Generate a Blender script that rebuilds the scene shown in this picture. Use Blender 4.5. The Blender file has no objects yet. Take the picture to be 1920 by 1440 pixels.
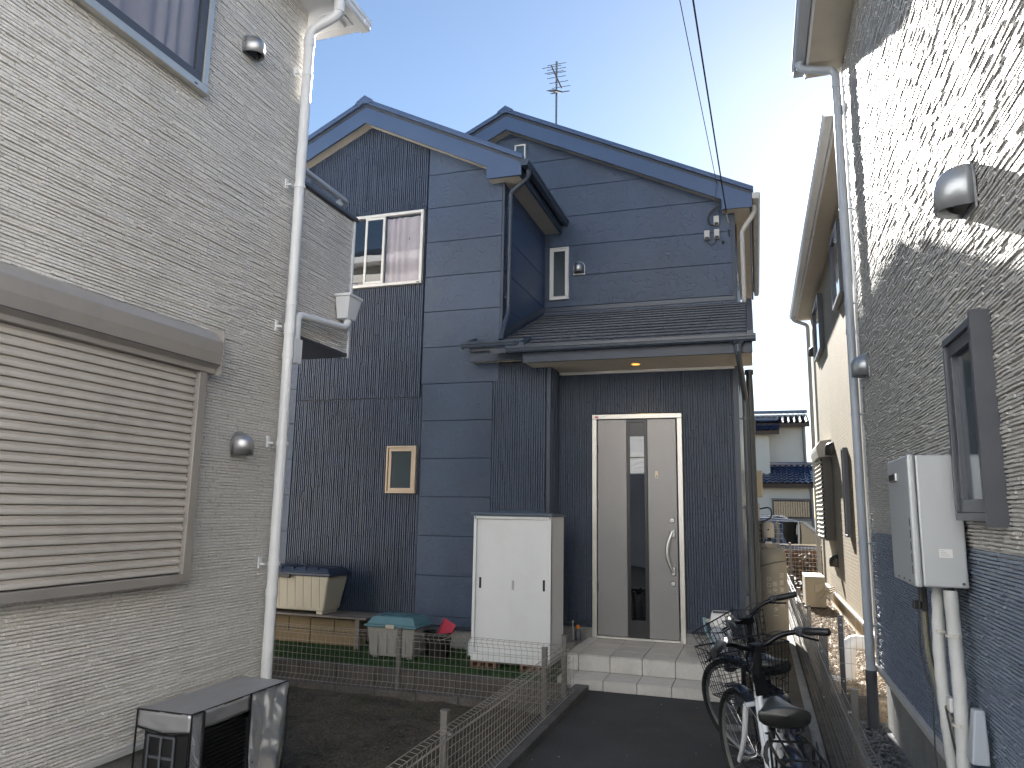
import bpy, bmesh, math, random
from mathutils import Matrix, Vector
R=math.radians
scene=bpy.context.scene
# ------------------------------------------------------------------ camera
F_PX=1392.1; PITCH=R(9.5458); YAW=R(18.2535); ROLL=R(0.9995)
cp,sp,cy,sy=math.cos(PITCH),math.sin(PITCH),math.cos(YAW),math.sin(YAW)
fw=Vector((-sy*cp,cy*cp,sp)); r0=Vector((cy,sy,0)); u0=r0.cross(fw)
rt=r0*math.cos(ROLL)+u0*math.sin(ROLL); up=u0*math.cos(ROLL)-r0*math.sin(ROLL)
cam=bpy.data.cameras.new('camera'); camo=bpy.data.objects.new('camera',cam)
scene.collection.objects.link(camo); scene.camera=camo
cam.sensor_width=36; cam.lens=F_PX/1920*36; cam.clip_start=.05; cam.clip_end=2000
camo.matrix_world=Matrix(((rt.x,up.x,-fw.x,0),(rt.y,up.y,-fw.y,0),(rt.z,up.z,-fw.z,1.545),(0,0,0,1)))
# ------------------------------------------------------------------ sky, sun, exposure
SUN_AZ=-8.5; SUN_EL=26.8            # azimuth from +Y, negative towards -X
w=bpy.data.worlds.new('World'); scene.world=w; w.use_nodes=True
nt=w.node_tree; bg=nt.nodes['Background']
sky=nt.nodes.new('ShaderNodeTexSky'); sky.sky_type='NISHITA'; sky.sun_disc=False
sky.sun_elevation=R(SUN_EL); sky.sun_rotation=R(-SUN_AZ)
sky.altitude=50; sky.air_density=1.0; sky.dust_density=.16; sky.ozone_density=1.2
nt.links.new(sky.outputs[0],bg.inputs[0]); bg.inputs[1].default_value=.05
sl=bpy.data.lights.new('sun','SUN'); sl.energy=5; sl.angle=R(.53); sl.color=(1,.965,.91)
so=bpy.data.objects.new('sun',sl); scene.collection.objects.link(so)
sd=Vector((math.sin(R(SUN_AZ))*math.cos(R(SUN_EL)),math.cos(R(SUN_AZ))*math.cos(R(SUN_EL)),math.sin(R(SUN_EL))))
so.rotation_euler=sd.to_track_quat('Z','Y').to_euler(); so.location=sd*60
vs=scene.view_settings
scene.display_settings.display_device='sRGB'
vs.view_transform='Standard'; vs.look='None'; vs.gamma=1; vs.exposure=2.0; vs.use_curve_mapping=False
cy_=scene.cycles
cy_.use_denoising=True; cy_.max_bounces=8; cy_.diffuse_bounces=4; cy_.glossy_bounces=4; cy_.transparent_max_bounces=12
cy_.sample_clamp_indirect=4; cy_.use_adaptive_sampling=True; cy_.adaptive_threshold=.015; cy_.caustics_reflective=False; cy_.caustics_refractive=False
# ------------------------------------------------------------------ helpers
rnd=random.Random(7)
COL=scene.collection
class MB:
    def __init__(s): s.v=[]; s.f=[]; s.M=None
    def add(s,vs,fs):
        n=len(s.v)
        if s.M is not None: vs=[tuple(s.M@Vector(p)) for p in vs]
        s.v+=[tuple(p) for p in vs]; s.f+=[tuple(i+n for i in f) for f in fs]
        return s
    def box(s,x0,x1,y0,y1,z0,z1):
        return s.add([(x0,y0,z0),(x1,y0,z0),(x1,y1,z0),(x0,y1,z0),(x0,y0,z1),(x1,y0,z1),(x1,y1,z1),(x0,y1,z1)],
          [(0,3,2,1),(4,5,6,7),(0,1,5,4),(1,2,6,5),(2,3,7,6),(3,0,4,7)])
    def prism(s,pts,ax,a,b):
        m={'x':lambda u,v,t:(t,u,v),'y':lambda u,v,t:(u,t,v),'z':lambda u,v,t:(u,v,t)}[ax]; n=len(pts)
        return s.add([m(u,v,a) for u,v in pts]+[m(u,v,b) for u,v in pts],
          [tuple(range(n)),tuple(range(2*n-1,n-1,-1))]+[(i,i+n,(i+1)%n+n,(i+1)%n) for i in range(n)])
    def tube(s,path,r,n=8,closed=False,cap=True):
        P=[Vector(p) for p in path]; m=len(P); rr=r if isinstance(r,(list,tuple)) else [r]*m
        prev=None; vs=[]
        for i,p in enumerate(P):
            if closed: d=(P[(i+1)%m]-P[i-1])
            else: d=P[min(i+1,m-1)]-P[max(i-1,0)]
            if d.length<1e-9: d=Vector((0,0,1))
            d.normalize()
            if prev is None:
                a=Vector((0,0,1)) if abs(d.z)<.9 else Vector((1,0,0)); u=d.cross(a).normalized()
            else:
                u=prev-d*prev.dot(d)
                if u.length<1e-6: u=d.orthogonal()
                u.normalize()
            prev=u; w_=d.cross(u)
            for k in range(n):
                t=2*math.pi*k/n+math.pi/n; vs.append(p+(u*math.cos(t)+w_*math.sin(t))*rr[i])
        fs=[]
        for i in range(m if closed else m-1):
            j=(i+1)%m
            for k in range(n): fs.append((i*n+k,i*n+(k+1)%n,j*n+(k+1)%n,j*n+k))
        if cap and not closed: fs+= [tuple(range(n-1,-1,-1)),tuple(range((m-1)*n,m*n))]
        return s.add(vs,fs)
    def cyl(s,p0,p1,r,n=12): return s.tube([p0,p1],r,n)
    def lathe(s,prof,n=16,c=(0,0,0),ax='z'):
        vs=[];m=len(prof)
        for r,z in prof:
            for k in range(n):
                t=2*math.pi*k/n; a,b=r*math.cos(t),r*math.sin(t)
                p={'z':(a,b,z),'y':(a,z,b),'x':(z,a,b)}[ax]
                vs.append((c[0]+p[0],c[1]+p[1],c[2]+p[2]))
        fs=[(i*n+k,i*n+(k+1)%n,(i+1)*n+(k+1)%n,(i+1)*n+k) for i in range(m-1) for k in range(n)]
        fs+=[tuple(range(n-1,-1,-1)),tuple(range((m-1)*n,m*n))]
        return s.add(vs,fs)
    def grid(s,fn,nu,nv):
        vs=[fn(i/nu,j/nv) for j in range(nv+1) for i in range(nu+1)]
        return s.add(vs,[(j*(nu+1)+i,j*(nu+1)+i+1,(j+1)*(nu+1)+i+1,(j+1)*(nu+1)+i) for j in range(nv) for i in range(nu)])
    def build(s,name,mat,parent=None,smooth=False,kind=None,bevel=0,fix=True,seg=2,solid=0):
        o=org(parent)
        me=bpy.data.meshes.new(name)
        me.from_pydata([(x-o[0],y-o[1],z-o[2]) for x,y,z in s.v],[],s.f)
        if fix:
            bm=bmesh.new(); bm.from_mesh(me); bmesh.ops.recalc_face_normals(bm,faces=bm.faces); bm.to_mesh(me); bm.free()
        if smooth: me.shade_smooth() if smooth is True else me.shade_smooth()
        if smooth=='auto' or smooth is True:
            try: me.set_sharp_from_angle(angle=R(40))
            except Exception: pass
        me.materials.append(mat)
        ob=bpy.data.objects.new(name,me); COL.objects.link(ob)
        if parent is not None: ob.parent=parent
        if kind: ob['kind']=kind
        if solid:
            m=ob.modifiers.new('thickness','SOLIDIFY'); m.thickness=solid; m.offset=0
        if bevel:
            m=ob.modifiers.new('bevel','BEVEL'); m.width=bevel; m.segments=seg; m.limit_method='ANGLE'; m.angle_limit=R(35)
        return ob
def org(p):
    while p is not None:
        if 'org' in ORG.get(p.name,{}): return ORG[p.name]['org']
        p=p.parent
    return (0,0,0)
ORG={}
def thing(name,label,cat,loc=(0,0,0),group=None,rz=0,local=False):
    o=bpy.data.objects.new(name,None); COL.objects.link(o); o.location=loc; o.empty_display_size=.1
    o.rotation_euler=(0,0,rz); o['label']=label; o['category']=cat
    if group: o['group']=group
    ORG[o.name]={'org':(0,0,0) if local else tuple(loc)}
    return o
def tag(o,label,cat,group=None):
    o['label']=label; o['category']=cat
    if group: o['group']=group
    return o
def dup(src,parent,loc):
    c=src.copy(); COL.objects.link(c); c.parent=parent; c.location=loc; return c
def clip(poly,a,b,c):
    """keep the part of polygon where a*x+b*y<=c"""
    out=[]
    for i in range(len(poly)):
        p,q=poly[i],poly[(i+1)%len(poly)]; dp=a*p[0]+b*p[1]-c; dq=a*q[0]+b*q[1]-c
        if dp<=0: out.append(p)
        if dp*dq<0:
            t=dp/(dp-dq); out.append((p[0]+(q[0]-p[0])*t,p[1]+(q[1]-p[1])*t))
    return out
# ------------------------------------------------------------------ materials
def mat(name,col,rough=.6,metal=0,var=.12,vs=3.0,bump=None,spec=.5,fine=0,fs=60,coat=0,streak=0,dirt=None,orand=0):
    """procedural: colour noise at two scales + bump; coordinates in metres (object space)"""
    m=bpy.data.materials.new(name); m.use_nodes=True; t=m.node_tree; n=t.nodes; L=t.links
    b=n['Principled BSDF']; b.inputs['Roughness'].default_value=rough; b.inputs['Metallic'].default_value=metal
    b.inputs['Specular IOR Level'].default_value=spec
    if coat: b.inputs['Coat Weight'].default_value=coat; b.inputs['Coat Roughness'].default_value=.08
    g=n.new('ShaderNodeNewGeometry'); pos=g.outputs['Position']
    nz=n.new('ShaderNodeTexNoise'); nz.inputs['Scale'].default_value=vs; nz.inputs['Detail'].default_value=6; nz.inputs['Roughness'].default_value=.6
    if streak:
        mp=n.new('ShaderNodeMapping'); mp.inputs['Scale'].default_value=(1,1,1/streak); L.new(pos,mp.inputs[0]); L.new(mp.outputs[0],nz.inputs['Vector'])
    else: L.new(pos,nz.inputs['Vector'])
    rp=n.new('ShaderNodeMapRange'); rp.inputs['From Min'].default_value=.3; rp.inputs['From Max'].default_value=.7
    rp.inputs['To Min'].default_value=1-var; rp.inputs['To Max'].default_value=1+var; L.new(nz.outputs['Fac'],rp.inputs['Value'])
    mx=n.new('ShaderNodeMix'); mx.data_type='RGBA'; mx.blend_type='MULTIPLY'; mx.inputs['Factor'].default_value=1
    mx.inputs[6].default_value=(*col,1)
    L.new(rp.outputs[0],mx.inputs[7]); last=mx.outputs[2]
    if fine:
        n2=n.new('ShaderNodeTexNoise'); n2.inputs['Scale'].default_value=fs; n2.inputs['Detail'].default_value=3; L.new(pos,n2.inputs['Vector'])
        r2=n.new('ShaderNodeMapRange'); r2.inputs['From Min'].default_value=.3; r2.inputs['From Max'].default_value=.7; r2.inputs['To Min'].default_value=1-fine; r2.inputs['To Max'].default_value=1+fine
        L.new(n2.outputs['Fac'],r2.inputs['Value'])
        m2=n.new('ShaderNodeMix'); m2.data_type='RGBA'; m2.blend_type='MULTIPLY'; m2.inputs['Factor'].default_value=1
        L.new(last,m2.inputs[6]); L.new(r2.outputs[0],m2.inputs[7]); last=m2.outputs[2]
    if dirt:   # stains with a shape of their own: (colour, amount, scale)
        n3=n.new('ShaderNodeTexNoise'); n3.inputs['Scale'].default_value=dirt[2]; n3.inputs['Detail'].default_value=8; n3.inputs['Roughness'].default_value=.7
        mp=n.new('ShaderNodeMapping'); mp.inputs['Location'].default_value=(3.1,1.7,.4); L.new(pos,mp.inputs[0]); L.new(mp.outputs[0],n3.inputs['Vector'])
        r3=n.new('ShaderNodeMapRange'); r3.inputs['From Min'].default_value=.5; r3.inputs['From Max'].default_value=.75; r3.inputs['To Max'].default_value=dirt[1]; L.new(n3.outputs['Fac'],r3.inputs['Value'])
        m3=n.new('ShaderNodeMix'); m3.data_type='RGBA'; L.new(r3.outputs[0],m3.inputs['Factor']); L.new(last,m3.inputs[6]); m3.inputs[7].default_value=(*dirt[0],1); last=m3.outputs[2]
    if orand:
        oi=n.new('ShaderNodeObjectInfo'); r4=n.new('ShaderNodeMapRange'); r4.inputs['To Min'].default_value=1-orand; r4.inputs['To Max'].default_value=1+orand; L.new(oi.outputs['Random'],r4.inputs['Value'])
        m4=n.new('ShaderNodeMix'); m4.data_type='RGBA'; m4.blend_type='MULTIPLY'; m4.inputs['Factor'].default_value=1; L.new(last,m4.inputs[6]); L.new(r4.outputs[0],m4.inputs[7]); last=m4.outputs[2]
    L.new(last,b.inputs['Base Color'])
    rr=n.new('ShaderNodeMapRange'); rr.inputs['To Min'].default_value=max(.03,rough-.07); rr.inputs['To Max'].default_value=min(1,rough+.07); L.new(nz.outputs['Fac'],rr.inputs['Value']); L.new(rr.outputs[0],b.inputs['Roughness'])
    if bump:
        bn=n.new('ShaderNodeTexNoise'); bn.inputs['Scale'].default_value=bump[0]; bn.inputs['Detail'].default_value=bump[2] if len(bump)>2 else 5
        L.new(pos,bn.inputs['Vector'])
        bp=n.new('ShaderNodeBump'); bp.inputs['Strength'].default_value=1; bp.inputs['Distance'].default_value=bump[1]; L.new(bn.outputs['Fac'],bp.inputs['Height']); L.new(bp.outputs[0],b.inputs['Normal'])
    return m
def bsdf(m): return m.node_tree.nodes['Principled BSDF']
def trowel(m,scale,dist):
    """raised trowel strokes for the smooth siding"""
    t=m.node_tree; n=t.nodes; L=t.links; g=n.new('ShaderNodeNewGeometry')
    nz=n.new('ShaderNodeTexNoise'); nz.inputs['Scale'].default_value=scale*.5; nz.inputs['Detail'].default_value=2; L.new(g.outputs['Position'],nz.inputs['Vector'])
    ad=n.new('ShaderNodeVectorMath'); ad.operation='MULTIPLY_ADD'; L.new(nz.outputs['Color'],ad.inputs[0]); ad.inputs[1].default_value=(.5,.5,.5); L.new(g.outputs['Position'],ad.inputs[2])
    vo=n.new('ShaderNodeTexVoronoi'); vo.feature='DISTANCE_TO_EDGE'; vo.inputs['Scale'].default_value=scale; L.new(ad.outputs[0],vo.inputs['Vector'])
    mr=n.new('ShaderNodeMapRange'); mr.inputs['From Max'].default_value=.10; mr.inputs['To Min'].default_value=1; mr.inputs['To Max'].default_value=0; L.new(vo.outputs['Distance'],mr.inputs['Value'])
    n2=n.new('ShaderNodeTexNoise'); n2.inputs['Scale'].default_value=scale*1.3; L.new(g.outputs['Position'],n2.inputs['Vector'])
    m2=n.new('ShaderNodeMapRange'); m2.inputs['From Min'].default_value=.48; m2.inputs['From Max'].default_value=.6; L.new(n2.outputs['Fac'],m2.inputs['Value'])
    mu=n.new('ShaderNodeMath'); mu.operation='MULTIPLY'; L.new(mr.outputs[0],mu.inputs[0]); L.new(m2.outputs[0],mu.inputs[1])
    bp=n.new('ShaderNodeBump'); bp.inputs['Distance'].default_value=dist; bp.inputs['Strength'].default_value=1; L.new(mu.outputs[0],bp.inputs['Height'])
    bf=n.new('ShaderNodeTexNoise'); bf.inputs['Scale'].default_value=70; bf.inputs['Detail'].default_value=4; L.new(g.outputs['Position'],bf.inputs['Vector'])
    b2=n.new('ShaderNodeBump'); b2.inputs['Distance'].default_value=.0018; L.new(bf.outputs['Fac'],b2.inputs['Height']); L.new(bp.outputs[0],b2.inputs['Normal'])
    L.new(b2.outputs[0],bsdf(m).inputs['Normal']); return m
def glass(name,tint=(.03,.04,.05),alpha=.35,rough=.01,ior=1.6):
    m=bpy.data.materials.new(name); m.use_nodes=True; t=m.node_tree; n=t.nodes; L=t.links; n.remove(n['Principled BSDF'])
    fr=n.new('ShaderNodeFresnel'); fr.inputs[0].default_value=ior
    gl=n.new('ShaderNodeBsdfGlossy'); gl.inputs['Roughness'].default_value=rough; gl.inputs['Color'].default_value=(.95,.97,1,1)
    tr=n.new('ShaderNodeBsdfTransparent'); tr.inputs[0].default_value=(*[min(1,.25+.75*alpha+c) for c in tint],1)
    df=n.new('ShaderNodeBsdfDiffuse'); df.inputs[0].default_value=(*tint,1)
    nz=n.new('ShaderNodeTexNoise'); nz.inputs['Scale'].default_value=1.3; g=n.new('ShaderNodeNewGeometry'); L.new(g.outputs['Position'],nz.inputs['Vector'])
    bp=n.new('ShaderNodeBump'); bp.inputs['Distance'].default_value=.004; L.new(nz.outputs['Fac'],bp.inputs['Height']); L.new(bp.outputs[0],gl.inputs['Normal']); L.new(bp.outputs[0],fr.inputs['Normal'])
    a=n.new('ShaderNodeMixShader'); a.inputs[0].default_value=alpha; L.new(df.outputs[0],a.inputs[1]); L.new(tr.outputs[0],a.inputs[2])
    mu=n.new('ShaderNodeMath'); mu.operation='MULTIPLY_ADD'; mu.inputs[1].default_value=1.3; mu.inputs[2].default_value=.02; mu.use_clamp=True; L.new(fr.outputs[0],mu.inputs[0])
    iv=n.new('ShaderNodeMath'); iv.operation='SUBTRACT'; iv.inputs[0].default_value=1; L.new(g.outputs['Backfacing'],iv.inputs[1])
    mb_=n.new('ShaderNodeMath'); mb_.operation='MULTIPLY'; L.new(mu.outputs[0],mb_.inputs[0]); L.new(iv.outputs[0],mb_.inputs[1])
    b=n.new('ShaderNodeMixShader'); L.new(mb_.outputs[0],b.inputs[0]); L.new(a.outputs[0],b.inputs[1]); L.new(gl.outputs[0],b.inputs[2])
    L.new(b.outputs[0],n['Material Output'].inputs[0]); return m
def emit(name,col,st):
    m=bpy.data.materials.new(name); m.use_nodes=True; b=bsdf(m); b.inputs['Base Color'].default_value=(*col,1); b.inputs['Emission Color'].default_value=(*col,1); b.inputs['Emission Strength'].default_value=st; return m
def quilt(m,sc,dist):
    t=m.node_tree; n=t.nodes; L=t.links; g=n.new('ShaderNodeNewGeometry'); sx=n.new('ShaderNodeSeparateXYZ'); L.new(g.outputs['Position'],sx.inputs[0])
    def op(o,a,b):
        q=n.new('ShaderNodeMath'); q.operation=o
        for i,v in enumerate((a,b)):
            if v is None: continue
            if isinstance(v,(int,float)): q.inputs[i].default_value=v
            else: L.new(v,q.inputs[i])
        return q.outputs[0]
    u=op('ADD',sx.outputs['Y'],sx.outputs['X'])
    a=op('ABSOLUTE',op('SINE',op('MULTIPLY',op('ADD',u,sx.outputs['Z']),sc),None),None); b=op('ABSOLUTE',op('SINE',op('MULTIPLY',op('SUBTRACT',u,sx.outputs['Z']),sc),None),None)
    h=op('MINIMUM',a,b); bp=n.new('ShaderNodeBump'); bp.inputs['Distance'].default_value=dist; L.new(h,bp.inputs['Height'])
    b0=bsdf(m).inputs['Normal'].links[0].from_socket; L.new(b0,bp.inputs['Normal']); L.new(bp.outputs[0],bsdf(m).inputs['Normal']); return m
NAVY=(.049,.073,.122)
M={}
M['navy_rib']=mat('navy_rib',(.048,.068,.110),.48,var=.20,vs=2.2,fine=.22,fs=35,bump=(90,.003),dirt=((.10,.115,.14),.2,9))
M['navy_flat']=trowel(mat('navy_flat',NAVY,.44,var=.20,vs=1.5,fine=.08,fs=25,streak=2.5,orand=.05,dirt=((.085,.095,.115),.3,2.5)),7,.002)
M['navy_side']=trowel(mat('navy_side',(.05,.08,.155),.44,var=.10,vs=1.6),7,.001)
M['navy_core']=mat('navy_core',(.03,.035,.045),.6)
M['navy_trim']=mat('navy_trim',(.060,.098,.185),.38,var=.06,vs=2,bump=(40,.0004))
M['soffit']=mat('soffit',(.62,.56,.47),.6,var=.06,vs=4,bump=(60,.0006))
M['slate']=mat('slate',(.045,.052,.066),.42,var=.2,vs=8,fine=.25,fs=120,bump=(160,.0015),orand=.12)
M['gut_navy']=mat('gut_navy',(.05,.065,.09),.30,var=.08,vs=6)
M['cream']=mat('cream',(.84,.80,.745),.62,var=.05,vs=1.6,streak=5,fine=.10,fs=50,bump=(75,.007,6),dirt=((.5,.45,.38),.25,1.3))
M['white_siding']=mat('white_siding',(.56,.54,.505),.55,var=.05,vs=1.2,fine=.10,fs=45,bump=(60,.006,6),spec=.4)
M['grey_siding']=mat('grey_siding',(.20,.24,.31),.42,var=.08,vs=1.2,fine=.14,fs=45,bump=(60,.006,6),spec=.4)
M['beige_far']=mat('beige_far',(.44,.375,.275),.75,spec=.1,var=.06,vs=1.2,fine=.08,fs=40)
M['pvc_white']=mat('pvc_white',(.87,.87,.87),.30,var=.03,vs=3,dirt=((.55,.52,.48),.12,4))
M['pvc_grey']=mat('pvc_grey',(.42,.46,.52),.33,var=.04,vs=3)
M['pvc_dark']=mat('pvc_dark',(.06,.07,.08),.35,var=.1,vs=3)
M['alu']=mat('alu',(.56,.54,.50),.38,metal=.75,var=.06,vs=9)
M['alu_white']=mat('alu_white',(.72,.70,.66),.4,metal=.15,var=.04,vs=5)
M['alu_gold']=mat('alu_gold',(.55,.44,.33),.4,metal=.35,var=.06,vs=5)
M['alu_dark']=mat('alu_dark',(.10,.105,.12),.38,metal=.4,var=.08,vs=5)
M['steel']=mat('steel',(.50,.50,.50),.42,metal=.95,var=.06,vs=20,bump=(60,.0005))
M['hood_brown']=mat('hood_brown',(.09,.085,.08),.4,metal=.3)
M['hood_grey']=mat('hood_grey',(.38,.40,.42),.35,metal=.6)
M['shutter']=mat('shutter',(.66,.61,.55),.42,metal=.15,var=.05,vs=2,streak=4,dirt=((.30,.27,.24),.35,2.2))
M['shutter_box']=mat('shutter_box',(.43,.40,.37),.38,metal=.35,var=.07,vs=1.5,streak=3,dirt=((.22,.2,.18),.3,2))
M['glass']=glass('glass',(.012,.016,.02),.9,ior=1.45)
M['glass_dark']=glass('glass_dark',(.006,.008,.01),.15)
M['glass_frost']=glass('glass_frost',(.05,.07,.08),.1,rough=.12)
M['curtain']=mat('curtain',(.55,.49,.52),.8,var=.08,vs=6)
M['unlit_dark']=mat('unlit_dark',(.03,.03,.035),.8)  # darkness of unlit space put into the colour
M['door']=mat('door',(.27,.26,.255),.36,metal=.25,var=.05,vs=4,bump=(220,.0003))
M['door_dark']=mat('door_dark',(.022,.022,.025),.32)
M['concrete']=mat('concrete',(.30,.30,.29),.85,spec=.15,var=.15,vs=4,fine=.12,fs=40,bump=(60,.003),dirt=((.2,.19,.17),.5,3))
M['concrete_lit']=mat('concrete_lit',(.52,.44,.32),.8,var=.1,vs=4,fine=.1,bump=(50,.002))  # lit copy of the concrete, warm sunlight put into the base colour
M['block']=mat('block',(.10,.09,.085),.9,var=.25,vs=5,fine=.25,fs=70,bump=(80,.004),dirt=((.05,.045,.035),.6,3),orand=.12)
M['kerb']=mat('kerb',(.115,.112,.11),.9,var=.25,vs=5,fine=.35,fs=90,bump=(90,.004),dirt=((.05,.047,.042),.6,4),orand=.12)
M['tile']=mat('tile',(.60,.58,.545),.45,var=.08,vs=5,fine=.06,fs=90,bump=(120,.0008),dirt=((.25,.23,.2),.35,5),orand=.06)
M['grout']=mat('grout',(.10,.095,.09),.9)
M['asphalt']=mat('asphalt',(.050,.051,.054),.82,var=.3,vs=1.6,fine=.45,fs=110,bump=(130,.008,4),dirt=((.105,.09,.07),.85,1.3))
M['road']=mat('road',(.06,.06,.06),.85,var=.2,vs=1,fine=.3,fs=120,bump=(150,.004))
M['dirt']=mat('dirt',(.075,.06,.042),.95,var=.45,vs=5,fine=.5,fs=45,bump=(38,.035,8),dirt=((.03,.042,.014),.8,2.2))
M['soil']=mat('soil',(.10,.09,.07),.95,var=.3,vs=.5,fine=.3,fs=20,bump=(20,.02))
M['stone']=mat('stone',(.075,.07,.06),.85,var=.5,vs=14,fine=.3,fs=80)
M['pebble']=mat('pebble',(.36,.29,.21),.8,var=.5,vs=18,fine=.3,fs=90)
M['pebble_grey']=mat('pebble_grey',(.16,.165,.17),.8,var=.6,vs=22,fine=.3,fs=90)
M['turf']=mat('turf',(.022,.062,.015),.75,var=.35,vs=9,fine=.3)
M['fence']=mat('fence',(.34,.315,.28),.42,metal=.25,var=.1,vs=6)
M['post']=mat('post',(.17,.16,.15),.45,metal=.25,var=.1,vs=6)
M['cabinet']=mat('cabinet',(.80,.81,.81),.38,var=.025,vs=2,dirt=((.5,.49,.46),.15,3))
M['cab_top']=mat('cab_top',(.10,.135,.175),.4,var=.08)
M['black']=mat('black',(.012,.012,.013),.45)
M['blackmetal']=mat('blackmetal',(.015,.015,.017),.3,metal=.5)
M['box_cream']=mat('box_cream',(.55,.50,.40),.5,var=.05,vs=3,dirt=((.3,.27,.2),.3,4))
M['box_navy']=mat('box_navy',(.035,.05,.085),.42)
M['box_grey']=mat('box_grey',(.32,.31,.29),.55,var=.08,vs=4,streak=3,dirt=((.16,.15,.13),.45,5))
M['teal']=mat('teal',(.10,.215,.255),.5,var=.1,vs=5,dirt=((.06,.12,.12),.5,4))
M['wood_bench']=mat('wood_bench',(.17,.15,.135),.7,var=.2,vs=3,fine=.15)
M['carton']=mat('carton',(.23,.17,.10),.85,var=.15,vs=3,fine=.1)
M['brick']=mat('brick',(.25,.14,.10),.9,var=.25,vs=12,fine=.2,bump=(80,.003))
M['pink']=mat('pink',(.62,.08,.13),.45)
M['orange']=mat('orange',(.8,.22,.03),.5)
M['hose']=mat('hose',(.25,.42,.46),.4)
M['foil']=mat('foil',(.66,.655,.64),.30,metal=.9,var=.06,vs=8,bump=(9,.008,2))
M['foil_top']=mat('foil_top',(.44,.44,.46),.42,metal=.6,var=.05,vs=6,bump=(7,.003,2))
M['mesh_dark']=mat('mesh_dark',(.012,.012,.014),.6)
M['ac_grey']=mat('ac_grey',(.10,.11,.125),.5)
M['ac_cream']=mat('ac_cream',(.60,.53,.40),.5,var=.05)
M['heater']=mat('heater',(.50,.52,.53),.38,metal=.25,var=.03,vs=2,bump=(150,.0003))
M['wrap']=mat('wrap',(.60,.61,.60),.6,var=.1,vs=7,bump=(40,.003))
M['olive']=mat('olive',(.20,.19,.14),.6)
M['white']=mat('white',(.78,.78,.77),.4,var=.03)
M['bike_white']=mat('bike_white',(.72,.74,.77),.25,coat=.5,var=.03)
M['bike_navy']=mat('bike_navy',(.012,.014,.03),.28,coat=.5)
M['tyre']=mat('tyre',(.012,.012,.012),.75,fine=.2)
M['saddle']=mat('saddle',(.016,.017,.016),.34,bump=(120,.0006))
M['chrome']=mat('chrome',(.62,.62,.62),.16,metal=1)
M['gas']=mat('gas',(.36,.345,.30),.5,var=.1,vs=3,dirt=((.22,.19,.14),.4,4))
M['gas_text']=mat('gas_text',(.72,.72,.68),.6)
M['tile_blue']=mat('tile_blue',(.028,.055,.13),.17,var=.15,vs=4,coat=.4)
M['plaster']=mat('plaster',(.62,.58,.52),.85,var=.05,vs=.8)
M['brown_trim']=mat('brown_trim',(.07,.05,.04),.6)
M['car']=mat('car',(.10,.13,.20),.2,metal=.6,coat=.8,var=.04)
M['car_silver']=mat('car_silver',(.42,.44,.47),.28,metal=.7,coat=.6,var=.04)
M['hedge']=mat('hedge',(.10,.055,.03),.8,var=.3,vs=12)
M['cable']=mat('cable',(.03,.03,.03),.6)
M['cable_grey']=mat('cable_grey',(.11,.115,.12),.6)
M['boxgrey']=mat('boxgrey',(.55,.53,.49),.5)
M['lamp']=emit('lamp',(1,.42,.06),.55)
M['bounce_white']=mat('bounce_white',(.82,.825,.83),.75,var=.06,vs=2)  # wall of the added block, white to bounce sun into the shade
M['roofdark']=mat('roofdark',(.05,.05,.055),.6,var=.1)
M['paver']=mat('paver',(.115,.105,.09),.9,spec=.15,var=.2,vs=6,fine=.25,fs=80,bump=(70,.003),dirt=((.07,.06,.05),.5,3),orand=.12)
M['window_lit']=M['glass_dark']
M['antenna']=mat('antenna',(.16,.165,.17),.5,metal=.4)
M['trim_dark']=mat('trim_dark',(.045,.058,.085),.45)
quilt(M['foil'],190,.006)
M['glass_clear']=glass('glass_clear',(.01,.012,.015),.96,ior=1.22)
M['fence_dark']=mat('fence_dark',(.15,.148,.145),.45,metal=.3,var=.1,vs=6)
# ------------------------------------------------------------------ shared builders
def clad(mb,P,u0,u1,v0,v1,pitch,gap,lens,dep,vertical=False,top=None,holes=(),e=.0015,jag=0.,seed=1,tgap=.002):
    """rows (or vertical ribs) of separate proud pieces on a plane; P(u,v,w) gives world points"""
    rg=random.Random(seed)
    a0,a1,b0,b1=(u0,u1,v0,v1) if vertical else (v0,v1,u0,u1)
    a=a0
    while a<a1-.004:
        ae=min(a+pitch,a1)-gap; ac=(a+ae)/2
        bb1=min(b1,top(ac)) if (top and vertical) else b1
        spans=[(b0,bb1)]
        for (ha,hb,hc,hd) in holes:
            sa,sb,ta,tb=(ha,hb,hc,hd) if vertical else (hc,hd,ha,hb)
            if ae>sa and a<sb:
                ns=[]
                for s,t in spans:
                    if tb<=s or ta>=t: ns.append((s,t)); continue
                    if ta>s: ns.append((s,ta))
                    if tb<t: ns.append((tb,t))
                spans=ns
        for s,t in spans:
            b=s-(rg.random()*lens[0] if s==b0 else 0); b=s
            first=True
            while b<t-.003:
                ln=rg.uniform(*lens)*(rg.random() if first else 1)+.02; first=False
                be=min(b+ln,t)
                d=rg.uniform(*dep); d2=d+rg.uniform(-1,1)*.0012
                j=lambda:rg.uniform(-jag,jag)
                q=[(a,b),(ae,b),(ae,be-tgap),(a,be-tgap)]
                f=[(a+e+j(),b+e,d),(ae-e+j(),b+e,d2),(ae-e+j(),be-tgap-e,d2),(a+e+j(),be-tgap-e,d)]
                g=(lambda x,y,w_:P(x,y,w_)) if vertical else (lambda x,y,w_:P(y,x,w_))
                mb.add([g(x,y,0) for x,y in q]+[g(x,y,w_) for x,y,w_ in f],[(4,5,6,7),(0,1,5,4),(1,2,6,5),(2,3,7,6),(3,0,4,7)])
                b=be
        a+=pitch
    return mb
def rev(o):   # flip the normals of a mesh built with the other handedness
    me=o.data; me.flip_normals(); return o
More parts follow.
